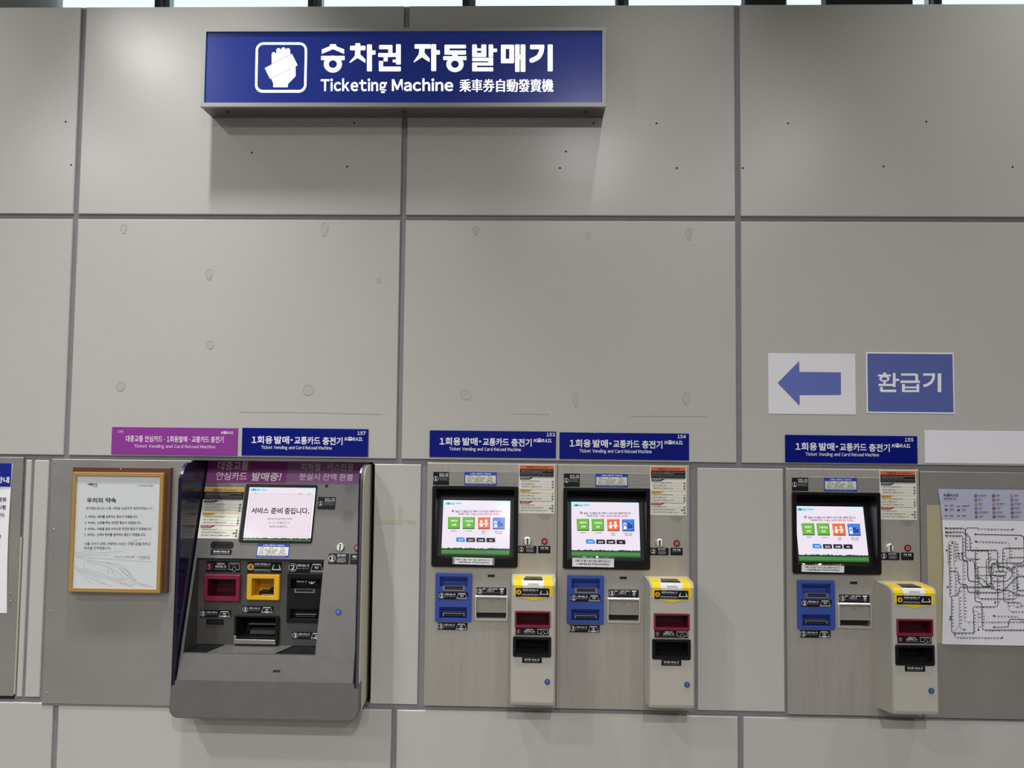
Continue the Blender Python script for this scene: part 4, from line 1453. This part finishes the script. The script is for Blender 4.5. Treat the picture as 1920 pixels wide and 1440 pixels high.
    k = Mesh(P, None, DB + .006)
    hs = [(.8195, .9270, 1.0700, 1.1077), (.8190, .9270, .9635, .9998)]
    k.holed(.8080, .9385, .9514, 1.1201, hs, DB + .006, DB, 'sticker_black')
    k.pocket(rr(*hs[0]), DB + .006, rr(.8300, .9170, 1.0720, 1.0850), DB - .02, 'sticker_black')
    k.pocket(rr(*hs[1]), DB + .006, rr(.8260, .9200, .9650, .9850), DB - .02, 'black_matte')
    k.frame(rr(.8350, .9072, 1.0565, 1.0702), rr(.8400, .9025, 1.0600, 1.0690), DB + .004, DB + .0085, DB + .0045, 'silver')
    k.add([(x, DB + .0065, z) for x, z in rr(.8400, .9025, 1.0600, 1.0690)], [(0, 1, 2, 3)], 'black_matte')
    k.box(.8372, .9117, DB - .016, DB - .002, .9775, .9806, 'silver')
    for i in range(9):
        k.box(.842 + i * .0075, .845 + i * .0075, DB - .016, DB - .004, .9700, .9725, 'silver')
    k.text('지폐 넣는 곳', .8400, 1.0925, .8780, 1.0980, 'white_dim', 1, .01, 1)
    k.stroke([(.884, 1.0955), (.8955, 1.0880), (.907, 1.0955)], .0018, 'white', 1, False)
    k.stroke([(.8955, 1.0885), (.8955, 1.0975)], .0018, 'white', 1, False)
    k.build('banknote_unit', niche)
    a = st_note(P, DB, .4948, .6075, .9635, .9893, '3', '1회용 교통카드', 'Card will come out here', True)
    a.build('card_out_sticker', niche)
    k = Mesh(P)
    k.frame(rr(.5206, .5811, .9393, .9577), rr(.5235, .5780, .9425, .9550), DB, DB + .003, DB - .001, 'black')
    k.add([(x, DB + .0008, z) for x, z in rr(.5235, .5780, .9425, .9550)], [(0, 1, 2, 3)], 'black_matte')
    k.build('card_outlet', niche)
    st_note(P, DB, .6462, .7593, .9806, 1.0061, '3', '지폐 나오는 곳', 'Bills will come out', True).build('note_out_sticker', niche)
    k = Mesh(P)
    k.frame(rr(.6232, .7825, .8741, .9732, .004, 3), rr(.6321, .7708, .8967, .9682, .002, 3), DB, DB + .010, DB, 'black', .002)
    k.pocket(rr(.6321, .7708, .8967, .9682), DB + .001, rr(.6380, .7650, .9000, .9660), DB - .07, 'black_matte')
    k.box(.6600, .7600, DB - .065, DB - .030, .9330, .9370, 'grey_metal')
    k.box(.6700, .7600, DB - .065, DB - .020, .9020, .9150, 'niche')
    k.slab([(.6290, .8760), (.7750, .8760), (.7720, .8920), (.6300, .8920)], DB, DB + .016, 'silver', .001)
    k.box(.6240, .6330, DB, DB + .014, .8760, .9030, 'silver', .001)
    k.build('note_tray', niche)
    st_note(P, DB, .8282, .9380, .8930, .9183, '3', '동전 나오는 곳', 'Coins will come out', True).build('coin_out_sticker', niche)
    # front apron
    ap = Mesh(P)
    AX0, AX1 = .4595, 1.1030

    def lp(off, dd):
        out_ = []
        x0_, x1_, z0_, z1_, r_ = AX0 + off, AX1 - off, .6650 + off, .7880, .034 - off
        pts = [(x0_, z1_)] + [(x0_ + r_ - r_ * math.cos(q), z0_ + r_ - r_ * math.sin(q)) for q in [PI / 2 * i / 7 for i in range(8)]] + \
              [(x1_ - r_ + r_ * math.sin(q), z0_ + r_ - r_ * math.cos(q)) for q in [PI / 2 * i / 7 for i in range(8)]] + [(x1_, z1_)]
        return [(x, .109 + .13 * (.788 - z) + dd, z) for x, z in pts]
    fr = lp(.006, 0)
    ap.loft([[(x, .090, z) for x, d, z in lp(0, 0)], lp(0, -.006), lp(.0018, -.0018), fr], 'grey_metal', False, True, True)
    ap.loft([[(x, .020, z) for x, d, z in lp(.02, 0)], [(x, .095, z) for x, d, z in lp(.0, 0)]], 'niche', True, False, True)
    ap.build('front_apron', t)


old_machine()


# ================================================================== steel boards, framed notice, posters
def screws(par, pts, P):
    for x, z in pts:
        s = Mesh(P)
        s.cyl(x, z, .0032, .003, .0052, 'silver', 10, .001)
        s.build('screw', par)


def left_board():
    bx, bz = .206, .660
    t = thing('steel_board', 'plain steel board with edge screws, behind the wooden framed notice', 'panel', (bx, 0, bz))
    P = lambda x, d, z: (x - bx, -d, z - bz)
    m = Mesh(P)
    m.box(-.0480, .4580, -.010, .0035, .6605, 1.5195, 'steel_dark', .001)
    m.build('sheet', t)
    screws(t, [(-.0341, 1.5080), (-.0310, 1.2689), (-.0305, .9828), (-.0307, .6961), (-.027, .6797)], P)
    # dark seal strip around
    m = Mesh(P)
    m.box(-.050, .4590, -.012, .0005, .6525, .6610, 'joint')
    m.build('edge_seal', t)


def framed():
    bx, bz = .215, 1.055
    t = thing('framed_notice', 'framed Korean notice sheet in gold frame on brown backing, hung on the steel board', 'picture', (bx, -.0036, bz))
    P = lambda x, d, z: (x - bx, -d + .0036, z - bz)
    m = Mesh(P)
    m.box(.0375, .3925, .0036, .0180, 1.0550, 1.4940, 'wood_brown', .002)
    m.build('backing_board', t)
    s = Mesh(P)
    s.cyl(.2120, 1.4868, .0030, .018, .0215, 'gold', 10, .001)
    s.build('hanging_nail', t)
    m = Mesh(P)
    m.frame(rr(.0475, .3740, 1.0575, 1.4758), rr(.0605, .3610, 1.0700, 1.4643), .0180, .0330, .0220, 'gold', .0015)
    m.build('frame', t)
    # printed sheet
    G1 = bil((.0130, 1.5132), (.4149, 1.5179), (.0239, 1.2508), (.4236, 1.2564), 1920, 1280)
    G2 = bil((.0227, 1.2788), (.4227, 1.2843), (.0334, 1.0188), (.4313, 1.0252), 1920, 1280)
    a = Mesh(P, None, .0275)
    a.box(.0600, .3615, .0255, .0275, 1.0695, 1.4648, 'paper')
    a.G = G1
    logo(a, 400, 415, 580, 372, 'black_ink', 'paper', 1)
    a.text('한국철도', 482, 444, 580, 426, 'black_ink', 1, .01, 1)
    a.text('(고객서비스헌장)', 1270, 438, 1530, 402, 'black_ink', 1, .0, 1)
    a.text('우리의', 386, 716, 660, 625, 'black_ink', 1, .025, 3)
    a.text('약속', 704, 716, 890, 625, 'black_ink', 1, .025, 3)
    a.text('한국철도공사는 다음 사항을 성실하게 실천하겠습니다.', 374, 832, 1520, 782, 'black_ink', 1, .004, 2)
    for y, x0, x1, s_ in ((952, 412, 1262, '우리는, 배려를 실천하는 철도가 되겠습니다.'), (1056, 404, 1322, '우리는, 신뢰를 주는 안전한 철도가 되겠습니다.'), (1160, 398, 1504, '우리는, 마음을 담은 서비스로 친근한 철도가 되겠습니다.')):
        a.text(s_, x0, y + 24, x1, y - 24, 'black_ink', 1, .018, 2)
        a.rect(x0 - 42, y - 22, x0 - 32, y + 22, 'black_ink', 1)
    a.G = G2
    a.text('우리는, 고객의 편의를 생각하는 철도가 되겠습니다.', 392, 144, 1394, 92, 'black_ink', 1, .018, 2)
    a.rect(352, 94, 361, 138, 'black_ink', 1)
    a.text('이를 지키기 위해 구체적인 서비스 이행기준을 정하고', 346, 302, 1480, 248, 'black_ink', 1, .010, 2)
    a.text('정성을 다하겠습니다.', 340, 372, 805, 322, 'black_ink', 1, .010, 2)
    a.text('한국철도공사', 850, 512, 1012, 484, 'grey_ink', 1, .0, 1)
    a.text('임직원 일동', 1032, 516, 1206, 482, 'black_ink', 1, .0, 1)
    for st_ in ([(1250, 500), (1290, 495)], [(1300, 520), (1330, 495), (1318, 480)], [(1336, 528), (1350, 500), (1380, 486), (1384, 520), (1352, 544)], [(1400, 500), (1412, 490), (1424, 506)], [(1436, 496), (1466, 492)], [(1410, 530), (1476, 524)], [(1300, 535), (1310, 515)], [(1452, 470), (1458, 466)]):
        a.stroke(st_, 6, 'black_ink', 1, True, False, 5)
    tr = [[(180, 430), (540, 380)], [(190, 455), (1010, 402)], [(200, 480), (760, 462)], [(210, 500), (1500, 585)], [(250, 520), (500, 570), (720, 600)],
          [(720, 600), (840, 602), (960, 640), (1060, 710), (1140, 790), (1180, 860), (1234, 900), (1230, 960), (1110, 985), (1010, 950), (930, 900), (850, 870), (770, 840)],
          [(740, 610), (860, 640), (960, 710), (1040, 790), (1100, 840), (1180, 855)], [(960, 700), (1000, 690), (1080, 740), (1130, 800), (1080, 815), (1030, 770), (965, 700)],
          [(790, 690), (900, 750), (960, 800), (1020, 850), (960, 880), (900, 850), (790, 690)], [(740, 690), (735, 800)], [(768, 690), (762, 800)],
          [(340, 570), (560, 620), (780, 680)], [(345, 600), (335, 690)], [(340, 690), (640, 790), (760, 840)], [(400, 570), (440, 560)], [(600, 600), (620, 585)],
          [(170, 660), (480, 780), (700, 850), (930, 940), (1200, 1030)], [(175, 690), (640, 880)], [(200, 700), (420, 850), (700, 960)], [(220, 740), (480, 960)], [(640, 940), (820, 1010)],
          [(930, 900), (1100, 870), (1230, 890)], [(1040, 910), (1060, 965)], [(1120, 920), (1210, 905), (1230, 930)], [(1250, 940), (1540, 1020)], [(1270, 960), (1500, 1030)], [(1180, 220), (1340, 190)], [(1100, 240), (1250, 215)]]
    for st_ in tr:
        a.stroke(st_, 4.5, 'pale_ink', 1, False)
    a.build('printed_sheet', t)
    g = Mesh(P)
    g.box(.0600, .3615, .0285, .0295, 1.0695, 1.4648, 'clear')
    g.build('glass', t)


def left_kiosk():
    bx, bz = -.6, .681
    t = thing('information_cabinet', 'dark steel cabinet front at the left picture edge with black gap below', 'cabinet', (bx, 0, bz))
    P = lambda x, d, z: (x - bx, -d, z - bz)
    m = Mesh(P)
    m.box(-1.045, -.1530, -.006, .002, .6835, 1.5240, 'steel_dark', .001)
    m.build('front_sheet', t)
    m = Mesh(P)
    m.box(-1.045, -.1530, -.0075, -.004, .6720, .6832, 'black_matte')
    m.build('bottom_gap', t)
    m = Mesh(P)
    m.box(-.1528, -.1470, -.004, .001, .690, 1.24, 'tape', .0005)
    m.build('old_sealant', t)
    screws(t, [(-.1790, 1.0410), (-.1760, 1.0150)], P)
    bx, bz = -.42, .9725
    t = thing('poster', 'white poster with blue heading band on the left cabinet, cut by the picture edge', 'poster', (bx, -.002, bz))
    P = lambda x, d, z: (x - bx, -d, z - bz)
    a = Mesh(P, None, .0009)
    n = 12
    lo = []
    for i in range(n + 1):
        z = .9725 + (1.5015 - .9725) * i / n
        lo.append([(-.65, .0004, z), (-.26, .0004, z), (-.1905 + .0025 * (1 - i / n) - .004 * math.sin(PI * i / n), .0006 + .003 * math.sin(PI * i / n), z)])
    k = len(lo) - 1
    zb = 1.4195
    a.loft(lo, 'paper', False, False, False)
    a.box(-.65, -.1935, .0008, .0036, zb, 1.5018, 'poster_blue')
    a.d0 = .0036
    a.text('안내', -.2460, 1.4320, -.1985, 1.4545, 'white', 1, .03, 3)
    a.d0 = .0040
    for s_, x1, z0, z1 in (('문화', -.2055, 1.3660, 1.3810), ('시행', -.2065, 1.3385, 1.3530), ('니다.', -.2075, 1.3120, 1.3255), ('이용', -.2190, 1.2360, 1.2495), ('하고', -.2225, 1.2120, 1.2255)):
        a.text(s_, x1, z0, None, z1, 'black_ink', 1, .02, 2, 0, 'r')
    a.build('printed_sheet', t)


left_board()
framed()
left_kiosk()


def right_board():
    bx, bz = 3.62, .668
    t = thing('steel_board', 'plain dark steel board behind the rail map, right of the 155 machine', 'panel', (bx, 0, bz))
    P = lambda x, d, z: (x - bx, -d, z - bz)
    m = Mesh(P)
    m.box(3.0225, 4.28, -.005, .0035, .6720, 1.5120, 'steel_dark', .0012)
    m.build('sheet', t)
    m = Mesh(P)
    m.box(3.0190, 3.0220, -.005, -.001, .672, 1.512, 'black_matte')
    m.build('edge_gap', t)
    # yellowed backing card and map
    c = Mesh(lambda x, d, z: (x - 3.3, -d, z - .924))
    c.slab([(3.0435, .9245), (3.80, .9245), (3.80, 1.396), (3.0435, 1.396)], .0, .0008, 'kraft', 0)
    tag(c.build('backing_card', loc=(3.3, -.0036, .924)), 'yellowed card strip behind the left edge of the rail map', 'card')
    bx, bz = 3.42, .922
    t = thing('rail_map', 'white paper rail network map with lavender legend band, taped on the right steel board', 'map', (bx, -.0046, bz))
    P = lambda x, d, z: (x - bx, -d, z - bz)
    # sheet: left edge waves a little off the board
    le = [(.922, 3.0870), (1.0, 3.0895), (1.1, 3.0915), (1.2, 3.0955), (1.3, 3.0945), (1.345, 3.0935), (1.40, 3.0895), (1.4525, 3.0835)]
    a = Mesh(P, None, .0045)
    lo = []
    for i, (z, x) in enumerate(le):
        e_ = .0045 * math.sin(PI * i / (len(le) - 1))
        lo.append([(x, .0005 + e_, z), (x + .03, .0030, z), (x + .10, .0042, z), (3.78, .0042, z)])
    a.loft(lo[:6], 'paper_cool', False, False, False)
    a.loft(lo[5:], 'lavender', False, False, False)
    H = bil((3.0179, 1.6858), (3.3847, 1.6896), (3.0095, 1.1877), (3.3728, 1.1931), 1067, 1440)
    a.G = H
    logo(a, 252, 752, 408, 724, 'blue_ink', 'lavender', 1)
    a.text('광역전철노선도', 255, 782, 382, 766, 'black_ink', 1, .015, 1)
    a.text('Metropolitan subway map', 255, 794, 368, 786, 'grey_ink', 1, 0, 1)
    cols = {0: ['fare_blue', 'lg', 'orange', 'blue_lock', 'fare_blue', 'br'], 1: ['black_ink', 'crimson', 'grey_ink', 'blue_ink', 'lg', 'black_ink'], 2: ['orange', 'lg', 'blue_lock', 'maroon', 'poster_blue', 'br']}
    names = [['수도권1호선', '2호선', '3호선', '4호선', '인천국제공항선', '7호선'], ['8호선', '9호선', '경의·중앙선', '수인선', '신분당선', '의정부경전철'], ['분당선', '경춘선', '공항철도선', '에버라인', '인천1호선', '경강선']]
    for c_ in range(3):
        for r_ in range(6):
            X = (572, 750, 932)[c_] + r_ * 1.4
            Y = 744 + r_ * 41.8
            a.disc(X, Y, 17, cols[c_][r_], 1, 16)
            a.disc(X, Y, 12, 'lavender', 2, 16)
            a.poly([(X - 9, Y + 7), (X + 9, Y + 7), (X + 7, Y - 3), (X, Y - 7), (X - 7, Y - 3)], cols[c_][r_], 3)
            a.text(names[c_][r_], X + 24, Y + 4, X + 24 + 14 * len(names[c_][r_]), Y - 9, 'black_ink', 1, .015, 1)
            a.rect(X + 24, Y + 10, X + 24 + 12 * len(names[c_][r_]), Y + 14, 'grey_ink', 1)
    for X, Y in ((262, 845), (262, 885), (262, 946), (386, 850), (386, 888), (386, 946)):
        a.rect(X, Y - 3, X + 30, Y + 3, 'black_ink', 1)
        a.rect(X + 50, Y - 6, X + 90 + (40 if Y == 850 else 0), Y - 1, 'black_ink', 1)
        a.rect(X + 50, Y + 4, X + 92, Y + 7, 'grey_ink', 1)
    a.outline(rr(267, 288, 876, 896, 4, 2), rr(271, 284, 880, 892, 3, 2), 'black_ink', 2)
    a.outline(rr(390, 412, 880, 900, 4, 2), rr(394, 408, 884, 896, 3, 2), 'black_ink', 2)
    # the network
    a.G = bil((3.0492, 1.3716), (3.3772, 1.3759), (3.0405, .8796), (3.3654, .8854), 960, 1440)

    def rl(pts, r=14):
        out_ = [pts[0]]
        for p0, p1, p2 in zip(pts[:-2], pts[1:-1], pts[2:]):
            l0 = math.hypot(p0[0] - p1[0], p0[1] - p1[1])
            l2 = math.hypot(p2[0] - p1[0], p2[1] - p1[1])
            q0, q2 = min(r, l0 / 2) / l0, min(r, l2 / 2) / l2
            A_ = (p1[0] + (p0[0] - p1[0]) * q0, p1[1] + (p0[1] - p1[1]) * q0)
            B_ = (p1[0] + (p2[0] - p1[0]) * q2, p1[1] + (p2[1] - p1[1]) * q2)
            for i in range(4):
                s_ = i / 3
                out_.append(((1 - s_) ** 2 * A_[0] + 2 * s_ * (1 - s_) * p1[0] + s_ * s_ * B_[0], (1 - s_) ** 2 * A_[1] + 2 * s_ * (1 - s_) * p1[1] + s_ * s_ * B_[1]))
        return out_ + [pts[-1]]
    LN = [([(165, 160), (345, 160), (365, 185), (365, 380), (590, 385), (598, 520), (600, 600), (625, 690), (780, 690), (825, 640), (828, 560), (860, 540), (958, 540)], 5, 1),
          ([(168, 200), (340, 200), (375, 235), (405, 240), (412, 380), (680, 380), (685, 480), (690, 590), (735, 590), (740, 550), (625, 510), (618, 690), (650, 775), (800, 780), (870, 830), (958, 835)], 5, 1),
          ([(168, 236), (335, 236), (338, 470), (350, 482), (440, 482), (450, 500), (462, 650), (530, 665), (640, 770)], 4, 1),
          ([(490, 158), (372, 158), (365, 180), (365, 440), (380, 468), (510, 470)], 5, 0),
          ([(480, 165), (835, 172)], 3, 2), ([(462, 222), (920, 232), (945, 250), (950, 480), (930, 510), (640, 510), (618, 540), (620, 740), (540, 745), (500, 700), (400, 690), (385, 640), (385, 500), (345, 482)], 6, 0),
          ([(465, 292), (790, 302), (802, 330), (802, 490), (820, 520), (958, 510)], 3, 2),
          ([(297, 415), (300, 470), (330, 484)], 4, 0), ([(327, 415), (330, 470), (345, 484)], 4, 0),
          ([(190, 520), (190, 300), (215, 290), (268, 292), (270, 470), (300, 484)], 3, 2),
          ([(245, 300), (250, 520), (262, 600), (262, 830)], 3, 2),
          ([(205, 320), (205, 590), (210, 840), (225, 850), (225, 1170), (232, 1205), (455, 1205)], 4, 2),
          ([(205, 590), (280, 592), (292, 610), (295, 700), (310, 720), (375, 725), (385, 760), (390, 800), (720, 805), (880, 640), (958, 638)], 5, 1),
          ([(225, 850), (235, 838), (290, 832), (305, 755), (320, 748), (640, 750)], 5, 1),
          ([(338, 480), (340, 700), (352, 1080), (365, 1095), (480, 1096), (490, 1110), (492, 1165)], 3, 2),
          ([(460, 400), (458, 880), (470, 895), (515, 900), (525, 920), (532, 1160), (545, 1176), (958, 1176)], 5, 2),
          ([(437, 965), (445, 945), (675, 945), (686, 930), (680, 640), (740, 640), (770, 620), (780, 595), (640, 592), (630, 630), (770, 635)], 4, 2),
          ([(437, 965), (445, 1000), (448, 1205)], 5, 2), ([(445, 990), (485, 988), (492, 1080), (510, 1096), (958, 1090)], 3, 2),
          ([(648, 1150), (790, 1146), (800, 1080), (815, 1070), (958, 1070)], 5, 0), ([(645, 1035), (890, 1042), (900, 1080), (958, 1084)], 3, 2),
          ([(958, 360), (745, 360), (735, 380), (735, 500), (740, 540), (770, 560), (828, 560)], 5, 2),
          ([(958, 450), (790, 452), (775, 470), (775, 520), (780, 580), (825, 580)], 4, 2),
          ([(485, 540), (490, 850), (500, 864), (860, 868), (875, 850), (875, 560), (830, 545)], 4, 2), ([(485, 550), (760, 552), (790, 580)], 4, 0),
          ([(570, 490), (575, 470), (670, 472), (680, 500), (690, 540), (760, 550)], 4, 0), ([(570, 490), (570, 720), (580, 740), (610, 700)], 4, 2),
          ([(740, 640), (742, 880), (760, 900), (910, 905), (930, 940), (958, 960)], 4, 2), ([(790, 780), (790, 970), (810, 992), (958, 1000)], 3, 2),
          ([(835, 560), (838, 930), (850, 946), (930, 940)], 3, 2), ([(875, 700), (885, 780), (958, 785)], 4, 2), ([(245, 1205), (260, 1248), (728, 1252)], 3, 2),
          ([(300, 840), (305, 1140), (325, 1170), (352, 1172)], 3, 2), ([(305, 1140), (260, 1175), (250, 1200)], 3, 0), ([(462, 640), (620, 632), (680, 640)], 4, 0),
          ([(455, 360), (475, 352), (490, 375), (480, 400)], 3, 0)]
    rnd = random.Random(11)
    for pts, wd, tk in LN:
        pts = rl([(1900 if x == 958 else x, y) for x, y in pts])
        a.stroke(pts, wd * 1.3, 'black_ink' if wd > 3 else 'grey_ink', 1, False)
        if tk:   # station names as little ticks of print along the line
            for (p, q) in zip(pts[:-1], pts[1:]):
                l_ = math.hypot(q[0] - p[0], q[1] - p[1])
                if l_ < 30:
                    continue
                k_ = int(l_ / 30)
                for i in range(k_):
                    s_ = (i + .5) / k_
                    x, y = p[0] + (q[0] - p[0]) * s_, p[1] + (q[1] - p[1]) * s_
                    w_ = rnd.uniform(9, 22)
                    if abs(q[0] - p[0]) > abs(q[1] - p[1]):
                        a.rect(x - w_ / 2, y + 5, x + w_ / 2, y + 13, 'map_ink', 1)
                    else:
                        a.rect(x + 6, y - 4, x + 6 + w_, y + 4, 'map_ink', 1)
    for x, y in ((165, 160), (168, 200), (169, 236), (297, 414), (327, 414), (232, 307), (462, 222), (466, 292), (836, 172), (866, 263), (175, 383), (186, 750), (213, 1047), (213, 1070), (660, 902), (645, 1035), (648, 1147), (492, 1175), (353, 1173), (729, 1252)):
        a.disc(x, y, 9, 'black_ink', 2, 12)
    a.build('printed_sheet', t)


M['map_ink'] = mat('dark_grey_ink', rgb(88, 86, 90), rough=.6)
M['lg'] = mat('green_print', rgb(60, 96, 76), rough=.5)
M['br'] = mat('brown_print', rgb(104, 84, 70), rough=.5)
right_board()


# ================================================================== paper signs on the wall
def arrow_sign():
    x0, x1, z0, z1 = 2.5025, 2.8065, 1.7075, 1.9205
    bx = (x0 + x1) / 2
    t = thing('arrow_sign', 'white laminated sheet with a blue arrow pointing left, on the wall', 'sign', (bx, 0, z0))
    P = lambda x, d, z: (x - bx, -d, z - z0)
    a = Mesh(P, None, .0012)
    a.box(x0, x1, 0, .0012, z0, z1, 'paper_cool', .0003)
    a.build('laminated_sheet', t)
    a = Mesh(P, bil((2.465, 1.9626), (3.2079, 1.9682), (2.4631, 1.6614), (3.2018, 1.6691), 1920, 768), .0012)
    a.poly([(183, 376), (378, 178), (381, 276), (755, 280), (756, 484), (383, 486), (382, 582)], 'paper_blue', 1)
    a.build('printed_arrow', t)
    x0, x1, z0, z1 = 2.8440, 3.1480, 1.7135, 1.9270
    bx = (x0 + x1) / 2
    t = thing('refund_sign', 'blue paper sheet with white border and white Korean lettering, right of the arrow', 'sign', (bx, 0, z0))
    P = lambda x, d, z: (x - bx, -d, z - z0)
    a = Mesh(P, None, .0012)
    a.box(x0, x1, 0, .0012, z0, z1, 'paper', .0003)
    a.rect(x0 + .0045, z0 + .0050, x1 - .0040, z1 - .0045, 'paper_blue2', 1)
    a.build('paper_sheet', t)
    G2 = bil((2.465, 1.9626), (3.2079, 1.9682), (2.4631, 1.6614), (3.2018, 1.6691), 1920, 768)
    a = Mesh(P, G2, .0012)
    m = 'paper'

    def bar(X0, Y0, X1, Y1):
        a.poly([(X0, Y0), (X1, Y0), (X1, Y1), (X0, Y1)], m, 2)
    bar(1134, 282, 1162, 300)
    bar(1088, 300, 1204, 318)
    a.outline([(1146 + 46 * math.cos(q), 338 + 28 * math.sin(q)) for q in [2 * PI * i / 24 for i in range(24)]], [(1146 + 26 * math.cos(q), 338 + 14 * math.sin(q)) for q in [2 * PI * i / 24 for i in range(24)]], m, 2)
    bar(1136, 362, 1158, 392)
    bar(1092, 384, 1222, 404)
    bar(1222, 286, 1246, 412)
    bar(1246, 338, 1278, 358)
    a.poly([(1106, 412), (1132, 412), (1132, 436), (1252, 436), (1252, 458), (1120, 458), (1106, 446)], m, 2)
    a.build('korean_letter', t)
    a = Mesh(P, G2, .0012)
    bar(1296, 290, 1424, 310)
    a.poly([(1424, 290), (1448, 300), (1448, 360), (1424, 360)], m, 2)
    bar(1290, 354, 1464, 376)
    bar(1304, 386, 1330, 456)
    bar(1434, 386, 1458, 456)
    bar(1304, 408, 1458, 424)
    bar(1310, 440, 1458, 458)
    a.build('korean_letter', t)
    a = Mesh(P, G2, .0012)
    bar(1494, 290, 1600, 310)
    a.stroke([(1588, 300), (1586, 336), (1564, 372), (1530, 394), (1496, 402)], 24, m, 2, False)
    a.poly(circ(1588, 300, 12, 10), m, 2)
    bar(1624, 290, 1656, 458)
    a.build('korean_letter', t)
    x0, x1, z0, z1 = 3.0425, 3.58, 1.5415, 1.6545
    a = Mesh(lambda x, d, z: (x - 3.31, -d, z - z0))
    a.box(x0, x1, 0, .0015, z0, z1, 'paper_cool', .0003)
    tag(a.build('blank_sign', loc=(3.31, 0, z0)), 'blank white plate above the rail map at the right picture edge', 'sign')


arrow_sign()

bpy.data.objects.remove(_src)
bpy.data.scenes.remove(_desk)
